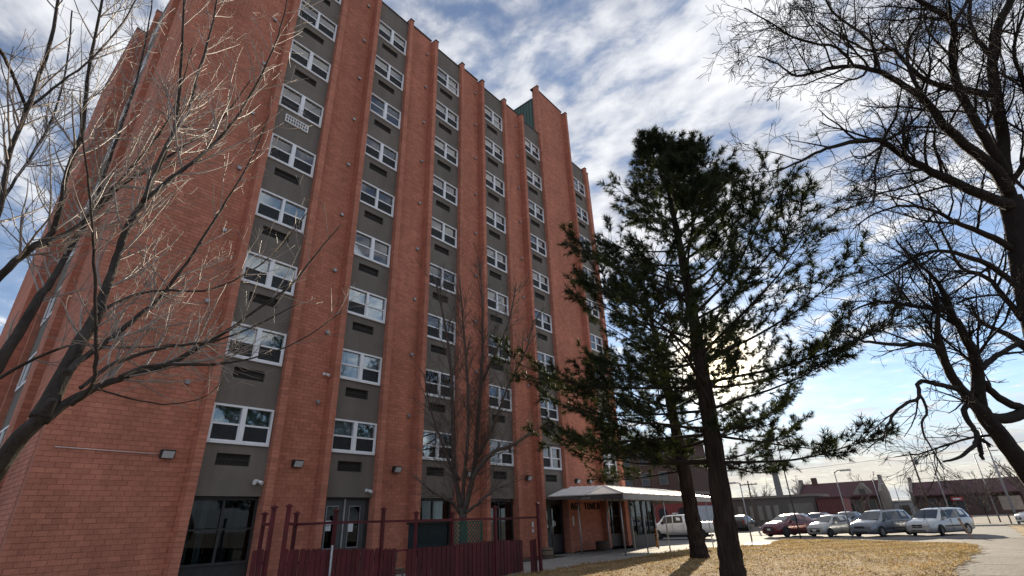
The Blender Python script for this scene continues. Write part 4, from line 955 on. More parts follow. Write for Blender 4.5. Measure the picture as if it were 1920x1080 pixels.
# --- multi-stemmed bare tree on the patio
pt = thing('patio_tree', 'slender many stemmed bare tree on the patio behind the fence', 'tree', (14.29, 14.5, 0))
tr = MB(); tw = MB()
PP = dict(seg=[0.22, 0.16, 0.12], jit=[0.10, 0.14, 0.16], trop=[0.07, 0.05, 0.03], n=[4, 3, 3], kids=[4.6, 6.0, 0], t0=0.12, ang=(22, 52), ratio=(0.32, 0.6), levels=3, rmin=0.0036, r0=0.014)
okp = lambda p: p.y < 16.3 and p.z > 0.6
zb = 18.0
tp, trd = smooth_path([Vector((14.29, 14.5, 0)), at(869, 990, zb), at(868, 962, zb)], [0.20, 0.15, 0.13], 3); tr.tube(tp, trd, 10)
for rows, z0, z1, kd, ln in [
 ([(867, 970, 12), (860, 930, 10), (852, 880, 9), (850, 800, 8), (846, 700, 6), (835, 610, 4), (815, 520, 2)], 18.0, 18.3, 6.5, 1.7),
 ([(868, 968, 12), (880, 925, 10), (890, 870, 9), (897, 790, 8), (903, 690, 6), (905, 590, 4), (900, 500, 2)], 18.0, 18.8, 6.5, 1.7),
 ([(869, 965, 10), (884, 905, 9), (905, 868, 8), (930, 845, 7), (965, 832, 5), (1005, 805, 3)], 18.0, 17.6, 6, 1.5),
 ([(862, 900, 7), (845, 870, 6), (825, 820, 5), (808, 770, 3), (795, 700, 2)], 18.0, 17.6, 6, 1.4),
 ([(866, 950, 8), (872, 880, 7), (878, 800, 6), (876, 700, 5), (868, 600, 3), (862, 520, 2)], 18.0, 17.4, 6.5, 1.6),
 ([(862, 962, 7), (845, 940, 6), (815, 925, 4), (790, 905, 3)], 18.0, 17.3, 7, 1.1),
 ([(872, 962, 7), (895, 945, 5), (925, 920, 4), (960, 905, 3)], 18.0, 17.3, 6, 1.1),
 ([(903, 720, 5), (930, 660, 4), (955, 600, 3), (968, 530, 2)], 18.6, 18.9, 6, 1.4),
 ([(890, 870, 6), (925, 800, 5), (950, 730, 4), (985, 660, 3), (1000, 600, 2)], 18.2, 18.0, 6, 1.4)]:
    limb(tr, tw, specpx(rows, z0, z1), PP, kd, ln, 7, okp, 0.012)
tr.build('trunk', M['bark_brown'], pt); tw.build('twigs', M['bark_brown'], pt, kind='stuff')

# --- pines
def tuft(mb, p, d, ln, n, tint):
    n = int(n * 1.5)
    a = perp(d, 0); b = d.cross(a); base = len(mb.v)
    for i in range(n):
        az = ru(0, 6.283); sp = ru(0.25, 1.15); v = (d * math.cos(sp) + (a * math.cos(az) + b * math.sin(az)) * math.sin(sp)) * (ln * ru(0.7, 1.1))
        w_ = v.cross(Vector((ru(-1, 1), ru(-1, 1), ru(-1, 1))));
        if w_.length < 1e-6: continue
        w_ = w_.normalized() * 0.0085; q = p - d * ru(0, ln * 0.5); o = len(mb.v); e = q + v
        mb.v += [(q.x - w_.x, q.y - w_.y, q.z - w_.z), (q.x + w_.x, q.y + w_.y, q.z + w_.z), (e.x, e.y, e.z)]
        mb.f.append((o, o + 1, o + 2)); mb.t.append(tint); mb.smooth.append(False)
def pine_branch(wood, ned, p, d, L, r, dens, up, ndl=0.19):
    n = max(4, int(L / 0.28)); step = L / n; pts = [p.copy()]; dirs = []
    for i in range(n):
        t = i / n
        d = (d + Vector((ru(-1, 1), ru(-1, 1), ru(-0.6, 0.6))) * 0.10 + UPV * (up * (0.2 + t))).normalized(); dirs.append(d.copy()); p = p + d * step; pts.append(p.copy())
    wood.tube(pts, [max(0.008, r * (1 - 0.85 * i / n)) for i in range(n + 1)], 5, cap=False)
    side = 1
    for i in range(1, n + 1):
        t = i / n
        if t < 0.22: continue
        for rep in range(3):
            if rnd() > dens * (0.45 + 0.75 * t): continue
            side = -side; dd = dirs[i - 1]; hor = dd.cross(UPV).normalized() * side
            sd = (dd * ru(0.5, 0.9) + hor * ru(0.5, 1.0) + UPV * ru(-0.12, 0.32)).normalized()
            sl_ = L * ru(0.14, 0.32) * (1.15 - 0.6 * t) + 0.28; m = max(2, int(sl_ / 0.16)); q = pts[i - 1].lerp(pts[i], rnd()); sp = [q.copy()]; s2 = sd
            for j in range(m):
                s2 = (s2 + Vector((ru(-1, 1), ru(-1, 1), ru(-1, 1))) * 0.16 + UPV * 0.05).normalized(); q = q + s2 * (sl_ / m); sp.append(q.copy())
                if j >= m * 0.2:
                    tuft(ned, q, s2, ndl, 13, rnd())
                    for _r in range(2 if rnd() < 0.7 else 1):
                        k = (s2 + perp(s2, ru(0, 6.28)) * 0.9).normalized(); q2 = q + k * ru(0.1, 0.2); tuft(ned, q2, k, ndl, 12, rnd())
            tuft(ned, q, s2, ndl * 1.1, 16, rnd())
            wood.tube(sp, [0.011] + [0.007] * (len(sp) - 1), 3, cap=False)
    tuft(ned, pts[-1], dirs[-1], ndl * 1.15, 20, rnd())
def bark_trunk(mb, ctrl, n=34):
    """trunk with vertical plates: the ring radius is ridged."""
    pts, rad = smooth_path([a for a, _ in ctrl], [b for _, b in ctrl], 14); o = len(mb.v)
    ph = [ru(0, 6.28) for _ in range(n)]
    for i, p in enumerate(pts):
        for k in range(n):
            an = 2 * math.pi * k / n; s = 1 + 0.06 * math.sin(ph[k] + i * 0.9) + (0.06 if k % 2 else -0.05) + ru(-0.03, 0.03)
            mb.v.append((p.x + math.cos(an) * rad[i] * s, p.y + math.sin(an) * rad[i] * s, p.z))
    for i in range(len(pts) - 1):
        for k in range(n):
            k2 = (k + 1) % n; mb.face((o + i * n + k, o + i * n + k2, o + (i + 1) * n + k2, o + (i + 1) * n + k), 0.5, False)
    return pts, rad
def pine(name, label, base, H, env, trunk_r, z_lo, lean, tops, dens, whorl=0.42, nb=(3, 6), skip=None, az_bias=None):
    t = thing(name, label, 'tree', base, 0, 'pine trees on the lawn'); B = Vector(base); wood = MB(); ned = MB(); bk = MB()
    ctrl = []
    for f, rr in ((-0.01, 1.35), (0.03, 1.08), (0.10, 0.97), (0.25, 0.85), (0.45, 0.64), (0.65, 0.44), (0.82, 0.26), (1.0, 0.05)):
        ctrl.append((B + Vector((lean[0] * f + 0.12 * math.sin(f * 9), lean[1] * f + 0.1 * math.sin(f * 7 + 1), H * f)), trunk_r * rr))
    pts, rad = bark_trunk(bk, ctrl)
    def tat(z):
        for i in range(len(pts) - 1):
            if pts[i + 1].z >= B.z + z: return pts[i].lerp(pts[i + 1], (B.z + z - pts[i].z) / max(1e-6, pts[i + 1].z - pts[i].z)), rad[i]
        return pts[-1], rad[-1]
    z = z_lo; az = ru(0, 6.28)
    while z < H * 0.99:
        f = z / H; k = random.randint(*nb) if f < 0.93 else 3
        for j in range(k):
            a = az + 6.283 * j / k + ru(-0.35, 0.35); L = interp(env, z) * ru(0.72, 1.12)
            if az_bias: L *= az_bias(a, z)
            if L < 0.25: continue
            q, r_ = tat(z + ru(-0.15, 0.15)); el = R(interp([(0, -8), (0.3, 2), (0.6, 24), (0.85, 45), (1, 65)], f) + ru(-10, 10))
            d = Vector((math.cos(a) * math.cos(el), math.sin(a) * math.cos(el), math.sin(el)))
            pine_branch(wood, ned, q, d, L, max(0.016, min(0.048, 0.010 * L + 0.008)), dens(z), 0.035 if f < 0.5 else 0.05)
        az += 1.9; z += whorl * (1.25 - 0.55 * f)
    for (dx, dy, z0_, hh) in tops:              # extra leaders
        q, r_ = tat(z0_); d = Vector((dx, dy, hh)).normalized(); Ln = Vector((dx, dy, hh)).length; n = 7; wood.tube([q + d * Ln * i / n for i in range(n + 1)], [0.06 * (1 - 0.8 * i / n) for i in range(n + 1)], 5, cap=False)
        for i in range(2, n + 1):
            for j in range(4):
                a = ru(0, 6.28); el = R(ru(25, 60)); pine_branch(wood, ned, q + d * Ln * i / n, Vector((math.cos(a) * math.cos(el), math.sin(a) * math.cos(el), math.sin(el))), max(0.35, 1.35 * (1.1 - i / n)), 0.02, 1.0, 0.05)
    bk.build('trunk', M['bark_pine'], t); wood.build('branches', M['bark_dark'], t, kind='stuff'); ned.build('crown', M['needles'], t, kind='stuff')
    return t
random.seed(21)
pine('pine_tree', 'tall dark pine in front of the low sun, nearest trunk', (13.94, 4.86, -0.05), 13.6, [(2.6, 3.8), (4.0, 4.9), (5.8, 5.1), (6.8, 4.3), (8, 3.9), (9.5, 2.9), (11, 1.7), (12.4, 0.9), (13.6, 0.35)], 0.255, 2.9, (0.2, -0.2),
     [(0.5, -0.9, 10.4, 2.5), (-0.2, 0.25, 11.4, 1.9), (0.7, -1.6, 9.6, 1.7)], lambda z: 0.50 if z < 6.0 else (0.46 if z < 10.5 else 0.40), 0.62, (3, 6))
random.seed(33)
pine('pine_tree', 'second pine with reddish trunk left of and behind the nearest one', (21.16, 8.53, -0.02), 12.2, [(2.8, 4.6), (4.5, 5.6), (7, 4.4), (9, 3.2), (11, 1.8), (12.2, 0.4)], 0.285, 3.4, (-0.5, 0.4), [], lambda z: 0.55 if z < 6 else 0.4, 0.72, (3, 5))
# ================================================================== vehicles
def paint(name, col, rough=0.28, metal=0.35):
    def ex(t, b):
        b.inputs['Coat Weight'].default_value = 0.8; b.inputs['Coat Roughness'].default_value = 0.06
    return mat(name, col, rough, tuple(c * 0.86 for c in col), 1.2, 4, 0, None, 0.5, metal, extra=ex)
paint('paint_red', (0.11, 0.008, 0.018)); paint('paint_silver', (0.36, 0.355, 0.335)); paint('paint_greyblue', (0.14, 0.16, 0.19)); paint('paint_pearl', (0.42, 0.435, 0.45)); paint('paint_white', (0.70, 0.70, 0.69), 0.35, 0.0); paint('paint_black', (0.02, 0.022, 0.026))
mat('tyre', (0.018, 0.018, 0.019), 0.9); mat('rim', (0.46, 0.47, 0.48), 0.35, metal=0.8); mat('rim_dark', (0.05, 0.05, 0.055), 0.4, metal=0.5)
mat('car_trim', (0.02, 0.02, 0.022), 0.6); mat('headlamp', (0.55, 0.56, 0.57), 0.12, spec=0.8, metal=0.3); mat('tail_lamp', (0.25, 0.01, 0.01), 0.25, spec=0.6); mat('plate', (0.55, 0.56, 0.56), 0.6)
mat('car_glass', (0.012, 0.015, 0.018), 0.03, spec=0.7)
mat('cabin', (0.03, 0.03, 0.032), 0.9)
def lbuild(mb, name, m, parent):
    o = bpy.data.objects.new(name, mb.mesh(name, m)); COL.objects.link(o); o.parent = parent; return o
def wheel_meshes(r, dark):
    ty = MB(); w_ = 0.2; n = 24
    prof = [(-w_ / 2, r * 0.66), (-w_ / 2, r * 0.94), (-w_ / 2 + 0.03, r), (w_ / 2 - 0.03, r), (w_ / 2, r * 0.94), (w_ / 2, r * 0.66)]
    for i in range(n):
        a0, a1 = 2 * math.pi * i / n, 2 * math.pi * (i + 1) / n
        for (y0, r0), (y1, r1) in zip(prof, prof[1:]):
            ty.poly([(r0 * math.cos(a0), y0, r0 * math.sin(a0)), (r1 * math.cos(a0), y1, r1 * math.sin(a0)), (r1 * math.cos(a1), y1, r1 * math.sin(a1)), (r0 * math.cos(a1), y0, r0 * math.sin(a1))])
    ri = MB()
    for i in range(n):
        a0, a1 = 2 * math.pi * i / n, 2 * math.pi * (i + 1) / n
        for s in (-1, 1): ri.poly([(r * 0.67 * math.cos(a0), s * w_ * 0.42, r * 0.67 * math.sin(a0)), (r * 0.67 * math.cos(a1), s * w_ * 0.42, r * 0.67 * math.sin(a1)), (r * 0.56 * math.cos(a1), s * w_ * 0.40, r * 0.56 * math.sin(a1)), (r * 0.56 * math.cos(a0), s * w_ * 0.40, r * 0.56 * math.sin(a0))])
    for i in range(6):
        a = 2 * math.pi * i / 6
        for s in (-1, 1): ri.bar((0, s * w_ * 0.38, 0), (r * 0.6 * math.cos(a), s * w_ * 0.38, r * 0.6 * math.sin(a)), 0.07, 0.03, (0, 1, 0))
    hub = MB(); hub.tube([(0, -w_ * 0.3, 0), (0, w_ * 0.3, 0)], r * 0.62, 20)
    return ty.mesh('tyre', M['tyre']), ri.mesh('rim', M['rim_dark' if dark else 'rim']), hub.mesh('brake_disc', M['car_trim'])
def car(name, label, cat, x, y, phi, S, col, wb, wr, side, ws, rw, hl, grille, plate=None, dark=False, trim=None, wf=0.0, group='cars parked in the lot', bed=None, rails=False, extra=None):
    """S: stations (x, zbot, zbelt, ztop, whalf, wtop); side: side windows (x0, x1, inset0, inset1); ws/rw: station pairs of windscreen and rear window."""
    t = thing(name, label, cat, (x, y, gz(x) + 0.005), phi, group)
    mb = MB(); rows = []
    for (sx, zb_, zl, zt, wh, wt) in S:
        zm = zb_ + (zl - zb_) * 0.45
        half = [(wh * 0.80, zb_), (wh * 0.97, zb_ + 0.07), (wh, zm), (wh * 0.985, zl - 0.10), (wh * 0.95, zl), (wt, zt - 0.055), (wt * 0.86, zt - 0.008), (wt * 0.45, zt + 0.012)]
        ring = [(sx, -a, b) for a, b in half] + [(sx, a, b) for a, b in reversed(half)]
        o = len(mb.v); mb.v += ring; rows.append(o)
    k = 16
    for a, b in zip(rows, rows[1:]):
        for j in range(k): mb.face((a + j, a + (j + 1) % k, b + (j + 1) % k, b + j), 0.5, True)
    mb.face(tuple(rows[0] + j for j in reversed(range(k)))); mb.face(tuple(rows[-1] + j for j in range(k)))
    body = lbuild(mb, 'body', M[col], t)
    def st(xq):
        for A_, B_ in zip(S, S[1:]):
            if B_[0] <= xq <= A_[0]:
                f = (A_[0] - xq) / (A_[0] - B_[0]); return [A_[i] + (B_[i] - A_[i]) * f for i in range(6)]
        return list(S[0] if xq > S[0][0] else S[-1])
    def sp(xq, f, s):
        q = st(xq); zl, zt, wl, wt = q[2], q[3] - 0.055, q[4] * 0.95, q[5]
        return Vector((xq, s * (wl + (wt - wl) * f + 0.010), zl + (zt - zl) * f))
    for s in (-1, 1):
        for (x0, x1, i0, i1) in side:          # x0 front, x1 rear; i0/i1 lean of the upper corners
            mb = MB(); mb.poly([sp(x0, 0.06, s), sp(x1, 0.06, s), sp(x1 + i1, 0.92, s), sp(x0 - i0, 0.92, s)]); lbuild(mb, 'side_window', M['car_glass'], t)
    for nm, pr in (('windscreen', ws), ('rear_window', rw)):
        if not pr: continue
        (xa, xb) = pr; qa, qb = st(xa), st(xb); n_ = Vector((qb[3] - qa[3], 0, xa - xb)); n_ = n_.normalized() if xa != xb else Vector((-1, 0, 0))
        if n_.z < 0: n_ = -n_
        off = n_ * 0.022; mb = MB(); ya, yb = min(qa[5], qa[4] * 0.93) * 0.93, qb[5] * 0.90
        P_ = [Vector((xa, -ya, qa[3])), Vector((xa, ya, qa[3])), Vector((xb, yb, qb[3])), Vector((xb, -yb, qb[3]))]; P_ = [P_[0].lerp(P_[3], .07), P_[1].lerp(P_[2], .07), P_[2].lerp(P_[1], .06), P_[3].lerp(P_[0], .06)]
        mb.poly([p + off for p in P_]); lbuild(mb, nm, M['car_glass'], t)
    wh = max(s_[4] for s_ in S); tm, rm_, hm = wheel_meshes(wr, dark)
    for xx in wb:
        for s in (-1, 1):
            ar = MB(); n = 14; R1 = wr * 1.2; yy = s * (st(xx)[4] + 0.004)
            ar.poly([(xx + R1 * math.cos(math.pi * i / n), yy, wr * 0.98 + R1 * math.sin(math.pi * i / n)) for i in range(n + 1)] + [(xx - R1, yy, 0.2), (xx + R1, yy, 0.2)]); lbuild(ar, 'wheel_arch', M['car_trim'], t)
            w_ = bpy.data.objects.new('wheel', tm); COL.objects.link(w_); w_.parent = t; w_.location = (xx, s * (st(xx)[4] - 0.075), wr)
            if xx > 0: w_.rotation_euler = (0, 0, wf)
            for nm, me_ in (('rim', rm_), ('brake_disc', hm)):
                q = bpy.data.objects.new(nm, me_); COL.objects.link(q); q.parent = w_
    xf = S[0][0]
    for s in (-1, 1):
        mb = MB(); (x0, z0, x1, z1, y0, y1) = hl
        a, b = st(x0)[4], st(x1)[4]
        mb.poly([(x0 + 0.05, s * y0, z0), (x1 + 0.02, s * (b + 0.012), z0 + 0.04), (x1 + 0.02, s * (b * 0.985 + 0.012), z1 + 0.02), (x0 + 0.03, s * y0, z1)]); lbuild(mb, 'headlight', M['headlamp'], t)
        mb = MB(); q = st(S[-1][0] + 0.02); xr = S[-1][0] - 0.015; mb.box(xr - 0.005, xr + 0.14, s * (q[4] + 0.006) if s < 0 else q[4] * 0.82, s * q[4] * 0.82 if s < 0 else q[4] + 0.006, q[2] - 0.28, q[2] + 0.16); lbuild(mb, 'tail_light', M['tail_lamp'], t)
        cx_ = side[0][0] - 0.12; q = sp(cx_, 0.05, s); mb = MB(); mb.box(q.x - 0.09, q.x + 0.09, q.y if s > 0 else q.y - 0.2, q.y + 0.2 if s > 0 else q.y, q.z + 0.0, q.z + 0.15); lbuild(mb, 'mirror', M[col] if col != 'paint_white' else M['car_trim'], t)
        for j, (x0, x1, _, _) in enumerate(side[:2]):
            q = st(x1 + 0.15); mb = MB(); yy = s * (q[4] * 0.985 + 0.004); mb.box(x1 + 0.05, x1 + 0.22, min(yy, yy + s * 0.03), max(yy, yy + s * 0.03), q[2] - 0.17, q[2] - 0.13); lbuild(mb, 'door_handle', M[col], t)
            q2 = st(x1); mb = MB(); mb.box(x1 - 0.008, x1 + 0.008, min(s * (q2[4] * 0.9), s * (q2[4] + 0.003)), max(s * (q2[4] * 0.9), s * (q2[4] + 0.003)), q2[1] + 0.14, q2[2] - 0.02); lbuild(mb, 'door_seam', M['car_trim'], t)
        if trim:
            q = st(0); yy = s * (q[4] + 0.004); mb = MB(); mb.box(trim[0], trim[1], min(yy, yy + s * 0.02), max(yy, yy + s * 0.02), trim[2], trim[2] + 0.07); lbuild(mb, 'side_moulding', M['car_trim'], t)
    for (y0, y1, z0, z1, dx) in grille:
        mb = MB(); mb.box(xf - 0.06, xf + dx, y0, y1, z0, z1); lbuild(mb, 'grille', M['car_trim'], t)
    if plate: mb = MB(); mb.box(xf, xf + 0.045, -0.15, 0.15, plate, plate + 0.14); lbuild(mb, 'licence_plate', M['plate'], t)
    mb = MB(); mb.box(-xf * 0.86, xf * 0.86, -wh * 0.8, wh * 0.8, 0.16, 0.34); lbuild(mb, 'underbody', M['car_trim'], t)
    if rails:
        for s in (-1, 1):
            mb = MB(); mb.tube([(0.5, s * 0.56, S[4][3]), (0.4, s * 0.56, S[4][3] + 0.07), (-1.3, s * 0.56, S[4][3] + 0.07), (-1.4, s * 0.56, S[4][3] + 0.0)], 0.018, 6); lbuild(mb, 'roof_rail', M['car_trim'], t)
    if extra: extra(t, st)
    return t
PHI = R(62 + 90)
VAN = [(2.45, 0.30, 0.62, 0.68, 0.72, 0.62), (2.36, 0.22, 0.74, 0.84, 0.90, 0.78), (1.95, 0.20, 0.90, 0.98, 0.97, 0.84), (1.42, 0.20, 0.98, 1.07, 0.99, 0.86), (0.55, 0.20, 1.02, 1.66, 0.99, 0.70), (0.0, 0.20, 1.03, 1.73, 0.99, 0.72), (-1.3, 0.20, 1.04, 1.73, 0.99, 0.72), (-2.05, 0.22, 1.05, 1.68, 0.98, 0.70), (-2.38, 0.26, 1.06, 1.24, 0.95, 0.80), (-2.46, 0.32, 0.98, 1.04, 0.90, 0.8)]
vside = [(1.02, 0.18, 0.45, 0.0), (0.10, -0.92, 0.0, 0.0), (-1.0, -2.02, 0.0, 0.10)]
def dodge(t, st):
    mb = MB(); mb.box(2.43, 2.475, -0.012, 0.012, 0.5, 0.72); mb.box(2.43, 2.478, -0.34, 0.34, 0.585, 0.61); lbuild(mb, 'grille_cross', M['paint_pearl'], t)
car('minivan', 'white minivan at the right end of the parked row', 'minivan', 50.2, 2.45, PHI, VAN, 'paint_pearl', (1.5, -1.45), 0.33, vside, (1.42, 0.55), (-2.38, -2.05), (2.36, 0.60, 2.02, 0.76, 0.42, 0.8), [(-0.34, 0.34, 0.52, 0.72, 0.012), (-0.5, 0.5, 0.30, 0.38, 0.0)], None, False, (1.0, -1.2, 0.55), 0.35, extra=dodge)
car('minivan', 'grey blue minivan parked left of the white minivan', 'minivan', 49.6, 5.85, PHI, VAN, 'paint_greyblue', (1.5, -1.45), 0.33, vside, (1.42, 0.55), (-2.38, -2.05), (2.36, 0.58, 2.02, 0.76, 0.40, 0.8), [(-0.36, 0.36, 0.56, 0.70, 0.012), (-0.55, 0.55, 0.28, 0.38, 0.0)], None, False, (1.0, -1.2, 0.5), 0.0, rails=True)
HAT = [(1.82, 0.26, 0.56, 0.62, 0.62, 0.5), (1.74, 0.20, 0.70, 0.78, 0.76, 0.62), (1.35, 0.18, 0.84, 0.93, 0.81, 0.68), (0.92, 0.18, 0.90, 1.0, 0.82, 0.70), (0.20, 0.18, 0.93, 1.44, 0.82, 0.58), (-0.3, 0.18, 0.95, 1.50, 0.82, 0.60), (-1.0, 0.18, 0.98, 1.47, 0.82, 0.58), (-1.45, 0.20, 1.0, 1.36, 0.80, 0.56), (-1.75, 0.24, 0.98, 1.06, 0.78, 0.66), (-1.82, 0.32, 0.9, 0.96, 0.74, 0.6)]
car('hatchback', 'small silver hatchback between the red crossover and grey minivan', 'car', 49.6, 9.25, PHI, HAT, 'paint_silver', (1.15, -1.2), 0.29, [(0.62, -0.12, 0.40, 0.0), (-0.18, -0.95, 0.0, 0.0), (-1.0, -1.35, 0.0, 0.12)], (0.92, 0.20), (-1.75, -1.45), (1.74, 0.58, 1.30, 0.80, 0.36, 0.7), [(-0.45, 0.45, 0.32, 0.50, 0.012), (-0.5, 0.5, 0.56, 0.60, 0.01)], 0.40, True)
CRO = [(2.28, 0.30, 0.66, 0.74, 0.66, 0.56), (2.18, 0.24, 0.80, 0.90, 0.86, 0.74), (1.75, 0.22, 0.96, 1.06, 0.91, 0.78), (1.15, 0.22, 1.03, 1.13, 0.92, 0.80), (0.30, 0.22, 1.06, 1.56, 0.92, 0.64), (-0.3, 0.22, 1.08, 1.64, 0.92, 0.66), (-1.1, 0.22, 1.10, 1.61, 0.92, 0.64), (-1.8, 0.26, 1.12, 1.48, 0.90, 0.60), (-2.18, 0.30, 1.10, 1.18, 0.87, 0.72), (-2.28, 0.38, 1.0, 1.06, 0.82, 0.7)]
cside = [(0.80, -0.10, 0.42, 0.0), (-0.16, -1.02, 0.0, 0.0), (-1.08, -1.65, 0.0, 0.14)]
car('crossover', 'dark red crossover with a bright sunlit bonnet, left end of the row', 'car', 50.2, 12.4, PHI, CRO, 'paint_red', (1.38, -1.32), 0.36, cside, (1.15, 0.30), (-2.18, -1.8), (2.18, 0.72, 1.72, 0.84, 0.40, 0.8), [(-0.5, 0.5, 0.42, 0.62, 0.012), (-0.42, 0.42, 0.70, 0.78, 0.01)], 0.5, True)
# pickup in the drive past the canopy
PIC = [(3.05, 0.50, 0.98, 1.05, 0.84, 0.74), (2.98, 0.44, 1.12, 1.22, 0.97, 0.84), (2.2, 0.44, 1.20, 1.28, 1.0, 0.88), (1.70, 0.44, 1.22, 1.31, 1.0, 0.88), (1.12, 0.44, 1.24, 1.88, 1.0, 0.70), (0.3, 0.44, 1.25, 1.95, 1.0, 0.72), (-0.55, 0.44, 1.26, 1.92, 1.0, 0.70), (-0.78, 0.44, 1.26, 1.36, 1.0, 0.90), (-1.0, 0.44, 1.24, 1.30, 1.0, 0.94), (-3.0, 0.46, 1.24, 1.30, 0.99, 0.93), (-3.05, 0.52, 1.18, 1.24, 0.97, 0.9)]
def beacon(t, st):
    mb = MB(); mb.box(0.05, 0.35, -0.6, 0.6, 1.99, 2.1); mb.box(0.1, 0.3, -0.5, -0.1, 1.95, 1.99); mb.box(0.1, 0.3, 0.1, 0.5, 1.95, 1.99); lbuild(mb, 'light_bar', M['headlamp'], t)
car('pickup_truck', 'white crew cab pickup in the drive beyond the canopy', 'pickup', 46.6, 20.35, R(14 + 90), PIC, 'paint_white', (1.95, -1.75), 0.40, [(1.40, 0.42, 0.28, 0.0), (0.34, -0.48, 0.0, 0.05)], (1.70, 1.12), (-0.78, -0.55), (2.98, 0.86, 2.6, 1.06, 0.5, 0.9), [(-0.5, 0.5, 0.72, 1.06, 0.015)], 0.6, False, group=None, extra=beacon)
# cars in the second row
def lowcar(nm, label, x, y, col, phi=PHI): car(nm, label, 'car', x, y, phi, CRO, col, (1.38, -1.32), 0.36, cside, (1.15, 0.30), (-2.18, -1.8), (2.18, 0.72, 1.72, 0.84, 0.40, 0.8), [(-0.5, 0.5, 0.42, 0.62, 0.012)], 0.5, True, group='cars in the far row', rails=True)
lowcar('parked_suv', 'dark red wagon glimpsed over the silver hatchback roof', 62.5, 12.6, 'paint_red', R(80 + 90))
lowcar('parked_suv', 'black wagon behind the gap left of the grey minivan', 63.5, 10.2, 'paint_black', R(75 + 90))
lowcar('parked_suv', 'pale car roof showing just behind the red crossover', 64.0, 15.0, 'paint_silver', R(80 + 90))
lowcar('parked_suv', 'dark wagon parked against the tan warehouse left of the lamp post', 66.8, 21.3, 'paint_black', R(0))
lowcar('parked_suv', 'white car cut off at the right edge of view', 73.5, -4.9, 'paint_white', R(20 + 90))
# ================================================================== background: buildings, poles, far trees
mat('roof_red', (0.085, 0.032, 0.035), 0.85, (0.058, 0.025, 0.028), 0.8, 5, 0.3, 6)
mat('brick_dark', (0.11, 0.065, 0.05), 0.9, (0.075, 0.048, 0.04), 0.6, 6, 0.3, 12)
mat('stone_trim', (0.22, 0.19, 0.16), 0.9, (0.17, 0.145, 0.125), 1.2)
mat('tan_wall', (0.135, 0.12, 0.105), 0.9, (0.105, 0.093, 0.083), 0.5, 5)
mat('tan_window', (0.25, 0.235, 0.205), 0.6, (0.2, 0.19, 0.165), 3)
mat('red_siding', (0.20, 0.055, 0.05), 0.7, (0.15, 0.042, 0.04), 0.8, 5)
mat('red_wall', (0.22, 0.05, 0.045), 0.85, (0.17, 0.04, 0.038), 0.6, 6, 0.2, 10)
mat('pole_wood', (0.10, 0.075, 0.06), 0.9, (0.075, 0.058, 0.047), 4); mat('pole_metal', (0.30, 0.30, 0.31), 0.5, (0.24, 0.24, 0.25), 3, metal=0.4)
mat('sign_red', (0.35, 0.03, 0.03), 0.5); mat('sheet_metal', (0.45, 0.46, 0.48), 0.5, (0.37, 0.38, 0.4), 2)
mat('glass_far', (0.03, 0.035, 0.04), 0.15, (0.05, 0.055, 0.06), 0.8, spec=0.4)
def sc_(x, X0): return X0
def gable(name, label, X, dpt, y0, y1, zb, ze, zr, dormer=None, wins=(), doors=(), chimneys=()):
    t = thing(name, label, 'building', (X + dpt / 2, (y0 + y1) / 2, zb))
    mb = MB(); mb.box(X, X + dpt, y0, y1, zb, ze); wall = mb.build('wall', M['brick_dark'], t)
    mb = MB(); xm = X + dpt / 2; ov = 1.2
    for xa, xb in ((X - ov, xm), (X + dpt + ov, xm)):
        zz0 = ze - (zr - ze) * ov / (dpt / 2)
        mb.poly([(xa, y0, zz0), (xa, y1, zz0), (xb, y1, zr), (xb, y0, zr)]); mb.poly([(xa, y0, zz0 - 0.25), (xa, y1, zz0 - 0.25), (xb, y1, zr - 0.25), (xb, y0, zr - 0.25)])
    mb.poly([(X - ov, y0, ze - (zr - ze) * ov / (dpt / 2)), (X - ov, y1, ze - (zr - ze) * ov / (dpt / 2)), (X - ov, y1, ze - (zr - ze) * ov / (dpt / 2) - 0.25), (X - ov, y0, ze - (zr - ze) * ov / (dpt / 2) - 0.25)])
    roof = mb.build('roof', M['roof_red'], t)
    for k, yy in enumerate((y0, y1)):          # raised parapet gables
        s = -1 if k == 0 else 1; mb = MB()
        mb.prism([(X - 0.3, zb), (X + dpt + 0.3, zb), (X + dpt + 0.3, ze + 0.3), (xm + 1.0, zr + 0.35), (xm + 1.0, zr + 1.1), (xm - 1.0, zr + 1.1), (xm - 1.0, zr + 0.35), (X - 0.3, ze + 0.3)], 'y', yy - 0.02 * s, yy + 0.6 * s); mb.build('gable_parapet', M['stone_trim'], t)
    for yy in chimneys:
        mb = MB(); mb.box(xm - 0.6, xm + 0.6, yy - 0.6, yy + 0.6, zr - 0.6, zr + 1.4); mb.build('chimney', M['brick_dark'], roof)
    if dormer:
        ya, yb, zd = dormer; mb = MB(); mb.prism([(ya, ze - 0.4), (yb, ze - 0.4), (yb, ze + 0.2), ((ya + yb) / 2, zd), (ya, ze + 0.2)], 'x', X - 0.6, xm - 0.5); mb.build('cross_gable', M['stone_trim'], t)
        mb = MB(); mb.box(X - 0.66, X - 0.61, (ya + yb) / 2 - 0.6, (ya + yb) / 2 + 0.6, ze - 0.1, ze + 1.0); mb.build('gable_window', M['glass_far'], t)
    for (a, b, c, d) in wins:
        mb = MB(); mb.box(X - 0.08, X, a, b, c, d); f = mb.build('window', M['stone_trim'], t); mb = MB(); mb.box(X - 0.10, X - 0.081, a + 0.15, b - 0.15, c + 0.15, d - 0.1); mb.build('pane', M['glass_far'], f)
    for (a, b, d) in doors:
        mb = MB(); mb.box(X - 0.07, X, a, b, zb, d); mb.build('door', M['black'], t)
    return t
K = 150 / 110
